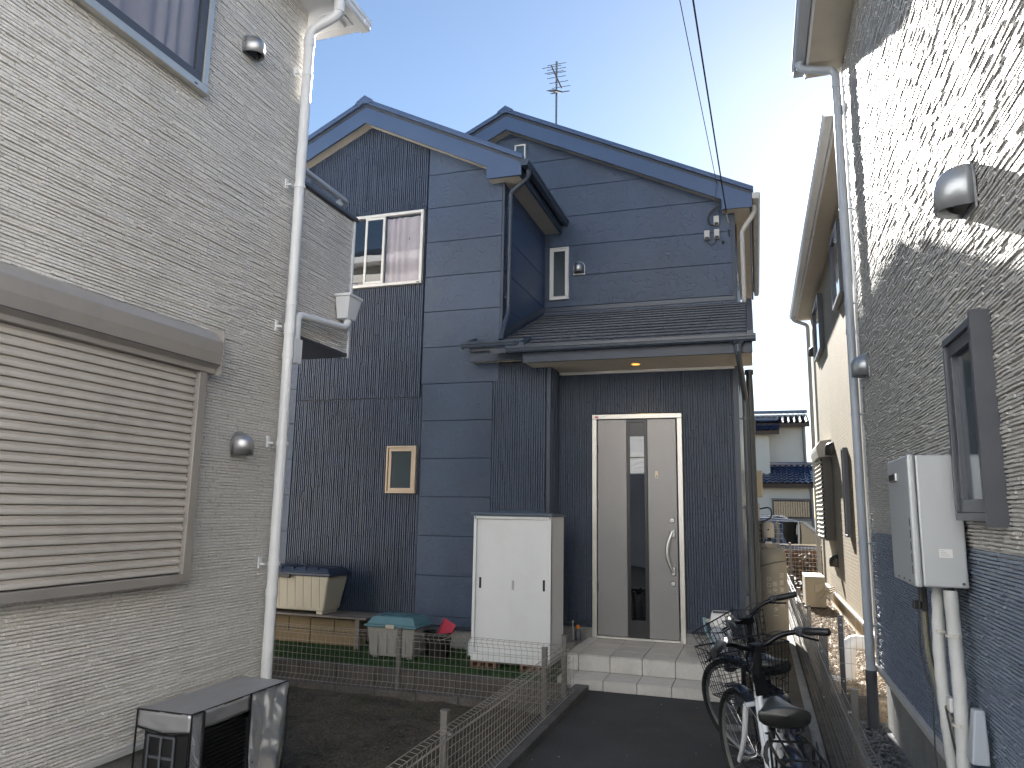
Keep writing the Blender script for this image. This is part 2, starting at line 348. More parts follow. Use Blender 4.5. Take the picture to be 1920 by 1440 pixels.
def vent_hood(parent,P,u,v,w_,h,dep,m,name='vent_hood'):
    """half-round metal hood on a wall plane; (u,v) centre of the base plate bottom"""
    mb=MB(); n=12
    def cap(rx,ry,zs,ztop):
        rows=[]
        for z in (0,zs): rows.append([(u+rx*math.cos(math.pi*k/n),v+z,ry*math.sin(math.pi*k/n)) for k in range(n+1)])
        for q in range(1,6):
            a=q/5*math.pi/2; c,s_=math.cos(a),math.sin(a)
            rows.append([(u+rx*math.cos(math.pi*k/n)*(c if q<5 else 0.01),v+zs+ztop*s_,ry*math.sin(math.pi*k/n)*(c if q<5 else 0.01)) for k in range(n+1)])
        return rows
    rows=cap(w_/2,dep,h*.5,h*.5)
    vs=[P(*p) for r_ in rows for p in r_]; m_=n+1
    mb.add(vs,[(i*m_+k,i*m_+k+1,(i+1)*m_+k+1,(i+1)*m_+k) for i in range(len(rows)-1) for k in range(n)])
    hood=mb.build(name,m,parent,smooth=True,solid=.003,fix=True)
    pb=MB(); k=[(u-w_*.54,v-.02),(u+w_*.54,v-.02)]+[(u+w_*.54*math.cos(math.pi*i/10),v+h*.5+h*.56*math.sin(math.pi*i/10)) for i in range(11)]
    nn=len(k); pb.add([P(x,y,0) for x,y in k]+[P(x,y,.008) for x,y in k],[tuple(range(nn)),tuple(range(2*nn-1,nn-1,-1))]+[(i,(i+1)%nn,(i+1)%nn+nn,i+nn) for i in range(nn)])
    pb.build('base_plate',m,hood)
    lb=MB()
    for i in range(4):
        z=v+.01+i*h*.16
        a=[P(u-w_*.42,z,.008),P(u+w_*.42,z,.008),P(u+w_*.42,z+h*.09,dep*.45),P(u-w_*.42,z+h*.09,dep*.45)]
        lb.add(a,[(0,1,2,3)])
    lb.build('louver',M['black'],hood,solid=.002)
    return hood
def frame_rect(mb,P,u0,u1,v0,v1,t,w0,w1,tb=None):
    def b(a,b_,c,d):
        q=[(a,c),(b_,c),(b_,d),(a,d)]
        mb.add([P(x,y,w0) for x,y in q]+[P(x,y,w1) for x,y in q],[(0,1,2,3),(7,6,5,4),(0,4,5,1),(1,5,6,2),(2,6,7,3),(3,7,4,0)])
    tb=t if tb is None else tb
    b(u0,u1,v1-t,v1); b(u0,u1,v0,v0+tb); b(u0,u0+t,v0+tb+.0005,v1-t-.0005); b(u1-t,u1,v0+tb+.0005,v1-t-.0005)
    return mb
def pbox(mb,P,u0,u1,v0,v1,w0,w1):
    q=[(u0,v0),(u1,v0),(u1,v1),(u0,v1)]
    return mb.add([P(x,y,w0) for x,y in q]+[P(x,y,w1) for x,y in q],[(0,1,2,3),(7,6,5,4),(0,4,5,1),(1,5,6,2),(2,6,7,3),(3,7,4,0)])
def window(parent,P,u0,u1,v0,v1,fm,gm,t=.035,w1=.05,inner=None,curtain=None,back=True,name='window'):
    fr=frame_rect(MB(),P,u0,u1,v0,v1,t,.0,w1).build(name,fm,parent,bevel=.003)
    if back: pbox(MB(),P,u0+t*.6,u1-t*.6,v0+t*.6,v1-t*.6,.001,.004).build('dark_backing',M['unlit_dark'],fr)  # dark sheet in place of the unlit room behind the pane
    if inner: 
        frame_rect(MB(),P,u0+t+.001,u1-t-.001,v0+t+.001,v1-t-.001,inner,.012,w1-.012).build('sash',fm,fr,bevel=.002); tt=t+inner
    else: tt=t
    pbox(MB(),P,u0+tt-.004,u1-tt+.004,v0+tt-.004,v1-tt+.004,w1*.5,w1*.5+.005).build('pane',gm,fr)
    if curtain:
        n=90
        c=MB().grid(lambda a,b:P(u0+tt+(u1-u0-2*tt)*a,v0+tt+(v1-v0-2*tt-.03)*b,.014+.0085*math.sin(a*75+math.sin(a*17)*2.2+.6*math.sin(b*3))+.002*math.sin(b*9+a*20)),n,6)
        c.build('curtain',curtain,fr,smooth=True)
    return fr
def pipe(parent,path,r,m,name,n=10,collars=(),cr=None):
    o=MB().tube(path,r,n).build(name,m,parent,smooth=True)
    if collars:
        for c0,c1 in collars: MB().tube([c0,c1],cr or r*1.14,n).build('collar',m,o,smooth=True)
    return o
def round_path(pts,r=.05,k=4):
    out=[Vector(pts[0])]
    for i in range(1,len(pts)-1):
        p,q,s=Vector(pts[i-1]),Vector(pts[i]),Vector(pts[i+1]); a=(p-q).normalized()*min(r,(p-q).length*.45); b=(s-q).normalized()*min(r,(s-q).length*.45)
        for j in range(k+1):
            t=j/k; out.append((q+a)*(1-t)**2+q*2*t*(1-t)+(q+b)*t*t)
    out.append(Vector(pts[-1])); return [tuple(p) for p in out]
def gutter_profile(w_,h,t=.004):
    """half-open channel, u = outwards, v = up"""
    o=[(0,h),(0,.012),(.012,0),(w_-.016,0),(w_-.004,.014),(w_,h*.55),(w_+.008,h*.6),(w_+.008,h)]
    i=[(w_+.008-t,h),(w_+.008-t,h*.65),(w_-t,h*.6),(w_-.006-t,.016),(w_-.018,t),(.014,t),(t,.014),(t,h)]
    return o+i
def text_mesh(name,body,size,mtx,m,parent,depth=.0012):
    cu=bpy.data.curves.new(name,'FONT'); cu.body=body; cu.size=size; cu.extrude=depth; cu.align_x='CENTER'; cu.align_y='CENTER'; cu.resolution_u=2
    to=bpy.data.objects.new(name,cu); COL.objects.link(to); bpy.context.view_layer.update()
    me=bpy.data.meshes.new_from_object(to.evaluated_get(bpy.context.evaluated_depsgraph_get())); bpy.data.objects.remove(to)
    o_=org(parent); me.transform(Matrix.Translation((-o_[0],-o_[1],-o_[2]))@mtx); me.materials.clear(); me.materials.append(m)
    ob=bpy.data.objects.new(name,me); COL.objects.link(ob); ob.parent=parent; return ob
# ------------------------------------------------------------------ the setting
def struct(o): o['kind']='structure'; return o
def heightfield(name,x0,x1,y0,y1,z,amp,step,m,seed=0,freq=3.):
    from mathutils import noise
    nu,nv=max(1,int((x1-x0)/step)),max(1,int((y1-y0)/step))
    def fn(a,b):
        x,y=x0+(x1-x0)*a,y0+(y1-y0)*b
        h=noise.noise(Vector((x*freq,y*freq,seed)))*.6+noise.noise(Vector((x*freq*3,y*freq*3,seed+5)))*.3+noise.noise(Vector((x*freq*9,y*freq*9,seed+9)))*.18
        return (x,y,z+amp*h)
    return MB().grid(fn,nu,nv).build(name,m,smooth=True,fix=False)
struct(MB().grid(lambda a,b:(-400+800*a,-400+800*b,-.22),4,4).build('ground',M['soil'],fix=False))
struct(heightfield('yard_dirt',-5.2,-1.52,.2,6.30,-.112,.040,.028,M['dirt'],2,3.2))
struct(MB().box(-1.452,.300,.21,6.70,-.20,0).build('driveway',M['asphalt']))
struct(MB().box(-30,30,-5.5,.2,-.2,-.015).build('road',M['road']))
struct(MB().box(-14,14,16.6,22.5,-.2,-.05).build('back_road',M['road']))
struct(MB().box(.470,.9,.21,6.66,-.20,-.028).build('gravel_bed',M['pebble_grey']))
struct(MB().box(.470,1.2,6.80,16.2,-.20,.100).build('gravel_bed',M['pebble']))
struct(MB().box(-.16,.300,6.72,16.2,-.20,-.004).build('side_path',M['paver']))
def stones(name,x0,x1,y0,y1,z,n,rs,m,seed,label,cat='gravel',dens=None):
    rg=random.Random(seed); mb=MB()
    ico=[(0,0,1),(.9,0,.1),(.28,.85,.15),(-.73,.53,.05),(-.73,-.53,.12),(.28,-.85,.05),(0,0,-1)]
    fc=[(0,1,2),(0,2,3),(0,3,4),(0,4,5),(0,5,1),(6,2,1),(6,3,2),(6,4,3),(6,5,4),(6,1,5)]
    for _ in range(n):
        r_=rg.uniform(*rs); a=rg.random()*6.28; ca,sa=math.cos(a),math.sin(a); fx,fy,fz=rg.uniform(.7,1.3),rg.uniform(.6,1.1),rg.uniform(.35,.7)
        cx,cy2=rg.uniform(x0,x1),rg.uniform(y0,y1); tx=rg.uniform(-.4,.4)
        vs=[]
        for x,y,zz in ico:
            x,y,zz=x*fx*r_*rg.uniform(.8,1.2),y*fy*r_*rg.uniform(.8,1.2),zz*fz*r_
            vs.append((cx+x*ca-y*sa,cy2+x*sa+y*ca,z+zz+r_*.25+x*tx))
        mb.add(vs,fc)
    o=mb.build(name,m,fix=False); o['kind']='stuff'; tag(o,label,cat); return o
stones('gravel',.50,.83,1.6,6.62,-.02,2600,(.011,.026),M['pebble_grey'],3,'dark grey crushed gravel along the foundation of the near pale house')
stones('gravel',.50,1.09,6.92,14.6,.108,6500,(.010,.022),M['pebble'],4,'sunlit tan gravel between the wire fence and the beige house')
stones('pebble',-3.2,-1.6,2.6,6.2,-.108,2600,(.004,.016),M['stone'],5,'small stones scattered over the dark dirt yard')
stones('rubble',-2.05,-1.62,4.05,4.75,-.10,90,(.012,.035),M['stone'],6,'broken stones piled against the kerb wall in the dirt yard')
stones('grit',-1.40,.28,3.4,6.6,.0,60,(.003,.008),M['pebble'],8,'pale grit specks scattered on the asphalt driveway')
# artificial turf
def turf():
    rg=random.Random(9); v=[]; f=[]
    for i in range(30000):
        x,y=rg.uniform(-6.1,-1.78),rg.uniform(6.55,7.58); a=rg.random()*6.28; h=rg.uniform(.012,.03); b=.0035
        lx,ly=rg.uniform(-.012,.012),rg.uniform(-.012,.012); n=len(v)
        v+=[(x+b*math.cos(a),y+b*math.sin(a),.08),(x-b*math.cos(a),y-b*math.sin(a),.08),(x+lx,y+ly,.08+h)]; f.append((n,n+1,n+2))
    mb=MB(); mb.v=v; mb.f=f
    mb.box(-6.15,-1.76,6.545,7.60,-.1,.081)
    o=mb.build('turf',M['turf'],fix=False); o['kind']='stuff'; tag(o,'short green artificial turf strip at the foot of the navy house','turf')
turf()
# ------------------------------------------------------------------ navy house
Y1,YD,Y2=7.60,7.97,9.31
H=thing('navy_house','two storey dark navy house with ribbed siding, twin gables and slate porch roof','house',(-3.1,7.6,0))
WX0,WX1=-6.15,-2.65; RX=-.15; BYE=13.2
RDG1,ZR1=-4.40,6.46; RDG2,ZR2=-3.167,7.07; SL=.492
roofz1=lambda x:ZR1-.10-abs(x-RDG1)*SL
roofz2=lambda x:ZR2-.10-abs(x-RDG2)*SL*.975
wall=MB()
wall.prism([(WX0,.28),(WX1,.28),(WX1,roofz1(WX1)),(RDG1,roofz1(RDG1)),(WX0,roofz1(WX0))],'y',Y1+.02,Y2+.1)
wall.prism([(WX0+.004,.28),(RX-.02,.28),(RX-.02,roofz2(RX)),(RDG2,roofz2(RDG2)),(WX0+.004,roofz2(WX0))],'y',Y2+.02,BYE)
wall.box(WX1+.001,RX-.022,YD+.02,Y2+.05,.281,3.22)
wall.box(WX1+.001,-2.08,Y1+.021,YD+.03,.282,3.13)
wall.build('wall',M['navy_core'],H)
P1=lambda u,v,w_:(u,Y1+.02-w_,v)
PD=lambda u,v,w_:(u,YD+.02-w_,v)
P2=lambda u,v,w_:(u,Y2+.02-w_,v)
PSW=lambda u,v,w_:(WX1+w_,u,v)          # wing side, facing +X
PRET=lambda u,v,w_:(-2.08+w_,u,v)
PR=lambda u,v,w_:(RX-.02+w_,u,v)        # right side
JT=[5.456-.4215*k for k in range(0,14)]
def rib_part(name,P,u0,u1,v0,v1,top=None,holes=(),seed=1):
    mb=clad(MB(),P,u0,u1,v0,v1,.0262,.0045,(.10,.75),(.010,.019),True,top,holes,e=.003,jag=.0015,seed=seed,tgap=.003)
    o=mb.build(name,M['navy_rib'],H,fix=True); o['kind']='stuff'; return o
UPW=(-4.93,-3.632,4.122,5.026); LOW=(-3.977,-3.611,1.695,2.224)
rib_part('ribbed_siding',P1,-5.235,-3.60,2.785,6.3,lambda u:roofz1(u)-.02,[UPW],11)
rib_part('ribbed_siding',P1,-5.235,-3.58,.30,2.778,None,[LOW],12)
rib_part('ribbed_siding',P1,-2.725,-2.112,.30,3.10,None,(),13)
rib_part('ribbed_siding',PD,-2.07,-1.705,.375,3.06,None,(),14)
rib_part('ribbed_siding',PD,-1.705,-.72,2.585,3.06,None,(),15)
rib_part('ribbed_siding',PD,-.718,-.20,.375,3.06,None,(),16)
rib_part('ribbed_siding',PRET,Y1+.03,YD-.0,.30,3.06,None,(),17)
def panels(P,u0,u1,zs,m,tops=None,w0=.001,d=.018):
    """each siding board its own piece, with an open joint between boards"""
    for z0,z1 in zs:
        poly=[(u0,z0+.0028),(u1,z0+.0028),(u1,z1-.0028),(u0,z1-.0028)]
        for c in (tops or []): poly=clip(poly,*c)
        if len(poly)<3: continue
        mb=MB(); n=len(poly)
        mb.add([P(x,y,w0) for x,y in poly]+[P(x,y,d) for x,y in poly],[tuple(range(n)),tuple(range(2*n-1,n-1,-1))]+[(i,(i+1)%n,(i+1)%n+n,i+n) for i in range(n)])
        mb.build('siding_board',m,H,bevel=.0025,seg=1)
zrows=[(.30,JT[12])]+[(JT[k+1],JT[k]) for k in range(11,-1,-1)]
ga=[(SL,1,ZR1-.12+SL*RDG1),(-SL,1,ZR1-.12-SL*RDG1)]
panels(P1,-3.574,-2.731,[z for z in zrows if z[1]<3.2],M['navy_flat'])
panels(P1,-3.594,-2.662,[z for z in zrows if z[1]>3.2]+[(JT[0],JT[0]+.4215),(JT[0]+.4215,JT[0]+.843)],M['navy_flat'],ga)
panels(P1,-6.15,-5.242,zrows+[(JT[0],JT[0]+.4215)],M['navy_flat'],ga)
gb=[(SL*.975,1,ZR2-.12+SL*.975*RDG2),(-SL*.975,1,ZR2-.12-SL*.975*RDG2)]
J2=[5.475+.4215*k for k in range(-4,4)]
panels(P2,-2.645,-.185,[(J2[k],J2[k+1]) for k in range(0,3)],M['navy_flat'],gb)
panels(P2,-4.6,-.185,[(J2[k],J2[k+1]) for k in range(3,7)]+[(J2[7],J2[7]+.42)],M['navy_flat'],gb)
panels(PSW,Y1+.05,Y2+.01,[(J2[0]-.4215,J2[0]),(J2[0]-.843,J2[0]-.4215)]+[(J2[k],J2[k+1]) for k in range(0,5)],M['navy_side'],[(0,1,5.38)],.001,.014)
panels(PR,YD+.06,BYE-.1,[(.30,J2[0]-.4215*7)]+[(J2[0]-.4215*k,J2[0]-.4215*(k-1)) for k in range(7,2,-1)],M['navy_side'],None,.001,.014)
panels(PR,Y2+.06,BYE-.1,[(J2[0]-.4215*k,J2[0]-.4215*(k-1)) for k in range(2,0,-1)]+[(J2[k],J2[k+1]) for k in range(0,4)],M['navy_side'],[(0,1,5.30)],.001,.014)
# corner and joint trims
for q in ((WX1-.008,WX1+.018,Y1-.004,Y1+.048,3.25,5.36),(RX-.055,RX,YD-.006,YD+.058,.30,3.06),(RX-.05,RX-.001,Y2-.006,Y2+.05,3.95,5.42),(-2.11,-2.066,Y1-.004,Y1+.03,.30,3.07),(WX1+.015,WX1+.035,Y2-.006,Y2+.012,4.1,5.4)):
    MB().box(*q).build('corner_trim',M['trim_dark'],H,bevel=.003)
MB().box(WX0,-2.06,Y1-.012,Y1+.02,.268,.298).box(-2.07,-1.70,YD-.012,YD+.02,.335,.373).box(-.718,-.14,YD-.012,YD+.02,.335,.373).build('base_flashing',M['gut_navy'],H)
MB().box(WX0,-2.075,Y1+.022,Y1+.2,-.1,.268).box(-2.078,-.155,YD+.01,YD+.2,-.1,.335).box(RX-.2,RX-.022,YD+.21,BYE,-.1,.30).build('foundation',M['concrete'],H)
# roofs -----------------------------------------------------------------
def gable_roof(rx,zr,xl,xr,y0,y1,sl,name):
    t=.085
    pr=[(xl,zr-(rx-xl)*sl),(rx,zr),(xr,zr-(xr-rx)*sl),(xr,zr-(xr-rx)*sl-t),(rx,zr-t),(xl,zr-(rx-xl)*sl-t)]
    ro=MB().prism(pr,'y',y0,y1).build(name,M['slate'],H)
    cap=[(xl-.01,zr-(rx-xl)*sl+.004),(rx,zr+.018),(xr+.01,zr-(xr-rx)*sl+.004),(xr+.01,zr-(xr-rx)*sl-.058),(rx,zr-.045),(xl-.01,zr-(rx-xl)*sl-.058)]
    MB().prism(cap,'y',y0-.035,y0+.06).build('verge_cap',M['navy_trim'],ro,bevel=.006)
    rc=[(rx-.13,zr-.13*sl+.004),(rx-.11,zr-.11*sl+.03),(rx,zr+.05),(rx+.11,zr-.11*sl+.03),(rx+.13,zr-.13*sl+.004)]
    MB().prism(rc,'y',y0-.045,y1).build('ridge_cap',M['navy_trim'],ro,bevel=.004)
    return ro
r1=gable_roof(RDG1,ZR1,-6.43,-2.375,7.42,9.33,SL,'wing_roof')
r2=gable_roof(RDG2,ZR2,-6.42,.075,9.12,BYE+.3,SL*.975,'main_roof')
def barge(rx,zr,xr,xl,y,sl,xin_r,zb_r,ro,dpt=.285):
    zl=lambda x:zr-.062-abs(x-rx)*sl
    pts=[(rx,zl(rx)),(xr,zl(xr)),(xr,zb_r),(xin_r,zb_r),(xin_r,zl(xin_r)-dpt+.06),(rx,zl(rx)-dpt+.06),(xl,zl(xl)-dpt+.06),(xl,zl(xl))]
    MB().prism(pts,'y',y,y+.03).build('barge_board',M['navy_trim'],ro,bevel=.004)
barge(RDG1,ZR1,-2.385,-6.42,7.425,SL,-2.80,5.235,r1)
barge(RDG2,ZR2,.065,-6.41,9.125,SL*.975,-.30,5.27,r2)
def soffits(rx,zr,xr,xl,y0,y1,sl,xin,zb,ro,y2):
    zl=lambda x:zr-.062-abs(x-rx)*sl-.20
    MB().prism([(rx,zl(rx)),(xin,zl(xin)),(xin,zl(xin)+.02),(rx,zl(rx)+.02)],'y',y0,y1).prism([(rx,zl(rx)),(xl,zl(xl)),(xl,zl(xl)+.02),(rx,zl(rx)+.02)],'y',y0,y1).build('verge_soffit',M['soffit'],ro)
    MB().box(xin+.004,xr-.03,y0,y2,zb+.012,zb+.03).build('eave_soffit',M['soffit'],ro)
    MB().box(xr-.03,xr-.006,y0+.001,y2,zb-.004,zb+.20).build('fascia',M['gut_navy'],ro)
soffits(RDG1,ZR1,-2.385,-6.40,7.456,Y1+.02,SL,-2.80,5.235,r1,Y2)
soffits(RDG2,ZR2,.065,-6.40,9.156,Y2+.02,SL*.975,-.30,5.27,r2,BYE+.2)
# gutters and downspouts
def gutter_y(x,z,y0,y1,w_,h,m,parent,side=1):
    o=MB().prism([(x+side*u,z+v) for u,v in gutter_profile(w_,h)],'y',y0,y1).build('gutter',m,parent)
    MB().prism([(x,z+h),(x,z+.006),(x+side*.012,z),(x+side*(w_-.01),z),(x+side*(w_+.006),z+h*.6),(x+side*(w_+.006),z+h)],'y',y0-.006,y0).build('end_cap',m,o)
    return o
def gutter_x(y,z,x0,x1,w_,h,m,parent):
    o=MB().prism([(y-u,z+v) for u,v in gutter_profile(w_,h)],'x',x0,x1).build('gutter',m,parent)
    for x in (x0,x1): MB().prism([(y,z+h),(y,z+.006),(y-.012,z),(y-w_+.01,z),(y-w_-.006,z+h*.6),(y-w_-.006,z+h)],'x',x-.004,x+.004).build('end_cap',m,o)
    return o
gutter_y(-2.384,5.325,7.40,9.29,.085,.075,M['gut_navy'],H)
gutter_y(.068,5.36,9.10,BYE+.3,.085,.075,M['boxgrey'],H)
ds=pipe(H,round_path([(-2.335,7.52,5.33),(-2.335,7.55,5.25),(-2.585,7.66,5.14),(-2.585,7.66,3.72),(-2.60,7.49,3.42),(-2.60,7.47,3.36)],.05),.028,M['gut_navy'],'downspout')
for z in (4.95,4.4,3.9): MB().tube([(-2.585,7.66,z-.012),(-2.585,7.66,z+.012)],.033,10).box(-2.65,-2.60,7.655,7.665,z-.01,z+.01).build('bracket',M['gut_navy'],ds)
# windows of the front
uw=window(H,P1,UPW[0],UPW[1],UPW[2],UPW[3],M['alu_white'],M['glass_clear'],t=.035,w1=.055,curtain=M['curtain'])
frame_rect(MB(),P1,-4.40,-4.135,4.16,4.99,.03,.034,.050).build('sash',M['alu_white'],uw,bevel=.002)
frame_rect(MB(),P1,-4.165,-4.12,4.16,4.99,.018,.020,.046).build('sash',M['alu_dark'],uw)
pbox(MB(),P1,-4.37,-4.16,4.19,4.96,.040,.043).build('pane',M['glass_dark'],uw)
pbox(MB(),P1,-4.89,-4.40,4.19,4.96,.040,.043).build('pane',M['glass_dark'],uw)
pbox(MB(),P1,-3.69,-3.655,4.128,4.14,.056,.058).build('maker_plate',M['black'],uw)
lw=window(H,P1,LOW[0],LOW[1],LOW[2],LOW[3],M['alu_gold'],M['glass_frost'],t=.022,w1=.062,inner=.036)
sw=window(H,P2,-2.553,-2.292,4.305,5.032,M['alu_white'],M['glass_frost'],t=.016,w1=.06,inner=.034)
vent_hood(H,lambda u,v,w_:P2(u,v,.019+w_),-2.155,4.655,.145,.155,.10,M['steel'])
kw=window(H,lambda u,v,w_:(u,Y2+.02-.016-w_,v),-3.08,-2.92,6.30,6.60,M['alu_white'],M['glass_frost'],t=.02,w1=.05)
# porch roof --------------------------------------------------------------
PZ=lambda y:3.235+(y-7.22)*.4265
pr=MB(); pr.prism([(7.22,PZ(7.22)-.03),(Y2+.02,PZ(Y2)-.03),(Y2+.02,PZ(Y2)-.08),(7.22,PZ(7.22)-.08)],'x',WX1+.02,-.005)
PRF=pr.build('porch_roof',M['slate'],H)
MB().prism([(7.40,PZ(7.40)-.03),(Y1+.01,PZ(Y1)-.03),(Y1+.01,PZ(Y1)-.08),(7.40,PZ(7.40)-.08)],'x',-2.93,WX1+.02).build('side_deck',M['slate'],PRF)
rows=12; ex=(Y2-7.20)/rows
tk=Matrix
for r_ in range(rows):
    y0=7.20+ex*r_; y1=min(y0+ex*1.25,Y2+.0)
    x=-2.245-.05*0 if y0<7.40 else -2.90 if y0<Y1-.05 else WX1+.03
    xs=x; off=(.455 if r_%2 else 0); e=-.045; nx=x
    k=math.floor((x+2.245-off)/.91)
    while nx<e-.01:
        nx2=min(-2.245+off+.91*(k+1),e); k+=1
        if nx2-nx<.03: continue
        z0,z1=PZ(y0),PZ(y1); th=.012+rnd.uniform(0,.003)
        mb=MB(); a,b=nx+.002,nx2-.002
        mb.add([(a,y0,z0-.004),(b,y0,z0-.004),(b,y1,z1-.026),(a,y1,z1-.026),(a,y0,z0+th),(b,y0,z0+th),(b,y1,z1-.010),(a,y1,z1-.010)],[(0,3,2,1),(4,5,6,7),(0,1,5,4),(1,2,6,5),(2,3,7,6),(3,0,4,7)])
        mb.build('slate_tile',M['slate'],PRF,fix=False); nx=nx2
def verge(x0,x1,y0,y1,nm):
    MB().add([(x0,y0,PZ(y0)-.06),(x1,y0,PZ(y0)-.06),(x1,y1,PZ(y1)-.06),(x0,y1,PZ(y1)-.06),(x0,y0,PZ(y0)+.035),(x1,y0,PZ(y0)+.035),(x1,y1,PZ(y1)+.035),(x0,y1,PZ(y1)+.035)],[(0,3,2,1),(4,5,6,7),(0,1,5,4),(1,2,6,5),(2,3,7,6),(3,0,4,7)]).build(nm,M['gut_navy'],PRF,bevel=.005)
verge(-.045,.02,7.19,Y2-.02,'verge_cap'); verge(-2.31,-2.25,7.19,7.46,'verge_cap'); verge(-2.985,-2.93,7.37,Y1-.01,'verge_cap')
MB().prism([(Y1,PZ(Y1)+.03),(Y2,PZ(Y2)+.03),(Y2,PZ(Y2)+.10),(Y1,PZ(Y1)+.10)],'x',WX1+.014,WX1+.028).box(WX1+.03,-.18,Y2-.012,Y2+.002,PZ(Y2)+.02,PZ(Y2)+.075).build('wall_flashing',M['gut_navy'],PRF)
MB().box(-2.28,.005,7.255,7.28,3.05,3.215).build('fascia',M['trim_dark'],PRF,bevel=.003)
MB().box(-2.95,-2.282,7.44,7.465,3.125,3.30).build('fascia',M['trim_dark'],PRF,bevel=.003)
MB().box(-2.95,-2.30,7.466,Y1,3.14,3.16).build('side_soffit',M['soffit'],PRF)
MB().box(-2.27,-.0,7.281,Y1,3.058,3.074).box(-2.06,-.0,Y1+.001,YD+.019,3.0585,3.0745).build('porch_soffit',M['soffit'],PRF)
MB().box(-2.06,-.18,YD-.03,YD-.002,3.03,3.0575).build('soffit_bead',M['alu_white'],PRF)
gutter_x(7.25,3.15,-2.44,.035,.085,.065,M['gut_navy'],PRF)
gutter_x(7.435,3.265,-3.02,-2.30,.08,.065,M['gut_navy'],PRF)
MB().tube([(-2.38,7.40,3.29),(-2.35,7.30,3.27),(-2.35,7.24,3.21)],.026,8).build('gutter_spout',M['gut_navy'],PRF,smooth=True)
# porch light
pl=MB().lathe([(.0001,3.0555),(.05,3.0555),(.055,3.058)],20,(-1.159,7.626,0)).build('downlight',M['alu_white'],PRF)
MB().lathe([(.0001,3.052),(.040,3.052),(.043,3.0552)],20,(-1.159,7.626,0)).build('lens',M['lamp'],pl)
ll=bpy.data.lights.new('porch_lamp','SPOT'); ll.energy=2.2; ll.color=(1,.6,.25); ll.spot_size=R(110); ll.spot_blend=.6; ll.shadow_soft_size=.035
lo=bpy.data.objects.new('porch_lamp',ll); COL.objects.link(lo); lo.location=(-1.159,7.626,3.045)
# downspouts on the right corner
dp=pipe(H,round_path([(-.125,7.21,3.155),(-.125,7.21,3.02),(-.085,7.94,2.72),(-.085,7.94,.02)],.06),.030,M['pvc_dark'],'downspout')
MB().lathe([(.058,3.155),(.05,3.13),(.038,3.12),(.036,3.05)],12,(-.125,7.21,0)).build('outlet',M['gut_navy'],dp,smooth=True)
for z in (2.5,1.6,.75): MB().tube([(-.085,7.94,z-.012),(-.085,7.94,z+.012)],.036,10).box(-.16,-.1,7.935,7.945,z-.008,z+.008).build('bracket',M['pvc_dark'],dp)
dp2=pipe(H,round_path([(.085,9.3,5.35),(.085,9.3,5.25),(-.07,9.36,5.05),(-.07,9.36,3.4)],.06),.030,M['boxgrey'],'downspout')
vs2=pipe(H,[(-.040,8.35,.0),(-.040,8.35,2.75),(-.040,8.35,3.05)],[.040,.040,.033],M['pvc_dark'],'vent_stack',collars=[((-.04,8.35,2.4),(-.04,8.35,2.55)),((-.04,8.35,3.03),(-.04,8.35,3.08))],cr=.046)
MB().box(RX+.002,RX+.012,9.7,9.95,4.45,5.28).build('side_window',M['glass_dark'],H)
# door ---------------------------------------------------------------------
D=MB(); frame_rect(D,PD,-1.69,-.73,.237,2.575,.052,.0,.055,tb=.012)
DO=D.build('door',M['alu'],H,bevel=.004)
lf=pbox(MB(),PD,-1.632,-1.318,.262,2.517,.012,.034).build('leaf_panel',M['door'],DO,bevel=.003)
pbox(MB(),PD,-1.096,-.796,.262,2.517,.012,.034).build('leaf_panel',M['door'],DO,bevel=.003)
frame_rect(MB(),PD,-1.316,-1.098,.262,2.517,.033,.012,.037).build('glazing_frame',M['door_dark'],DO,bevel=.002)
pbox(MB(),PD,-1.283,-1.131,.296,.43,.014,.033).build('kick_panel',M['door_dark'],DO)
pbox(MB(),PD,-1.283,-1.131,2.335,2.483,.014,.033).build('head_panel',M['door_dark'],DO)
pbox(MB(),PD,-1.283,-1.131,.43,2.335,.012,.026).build('pane',M['glass_dark'],DO)
pbox(MB(),PD,-1.64,-.79,.24,.259,.004,.05).build('threshold',M['alu'],DO)
for z in (.75,1.62,2.2): MB().tube([PD(-1.634,z-.045,.045),PD(-1.634,z+.045,.045)],.009,8).build('hinge',M['alu_dark'],DO)
hn=MB(); ha=[]
for i in range(13):
    t=i/12; z=.93+.42*t; ha.append(PD(-.842-.06*math.sin(math.pi*t),z,.075+.012*math.sin(math.pi*t)))
hn.tube(ha,[.017+.004*math.sin(math.pi*i/12) for i in range(13)],8)
ho=hn.build('handle',M['steel'],DO,smooth=True)
pbox(MB(),PD,-.862,-.820,.905,.985,.034,.082).build('handle_mount',M['steel'],ho,bevel=.006); pbox(MB(),PD,-.862,-.820,1.285,1.36,.034,.082).build('handle_mount',M['steel'],ho,bevel=.006)
for z in (1.455,.817):
    lk=MB().lathe([(.0001,YD-.035),(.020,YD-.034),(.025,YD-.028),(.026,YD-.012)],16,(-.848,0,z),'y').build('lock_cylinder',M['steel'],DO,smooth=True)
    MB().box(-.851,-.845,YD-.0375,YD-.035,z-.008,z+.008).build('keyhole',M['black'],lk)
pb=pbox(MB(),PD,-1.018,-.985,1.89,1.965,.034,.038).build('door_plate',M['alu_gold'],DO,bevel=.002)
MB().lathe([(.0001,YD-.021),(.006,YD-.0205),(.007,YD-.018)],10,(-1.0015,0,1.91),'y').build('peephole',M['black'],pb)
pbox(MB(),PD,-1.66,-1.62,2.535,2.556,.0555,.0565).build('sticker',M['pink'],DO)
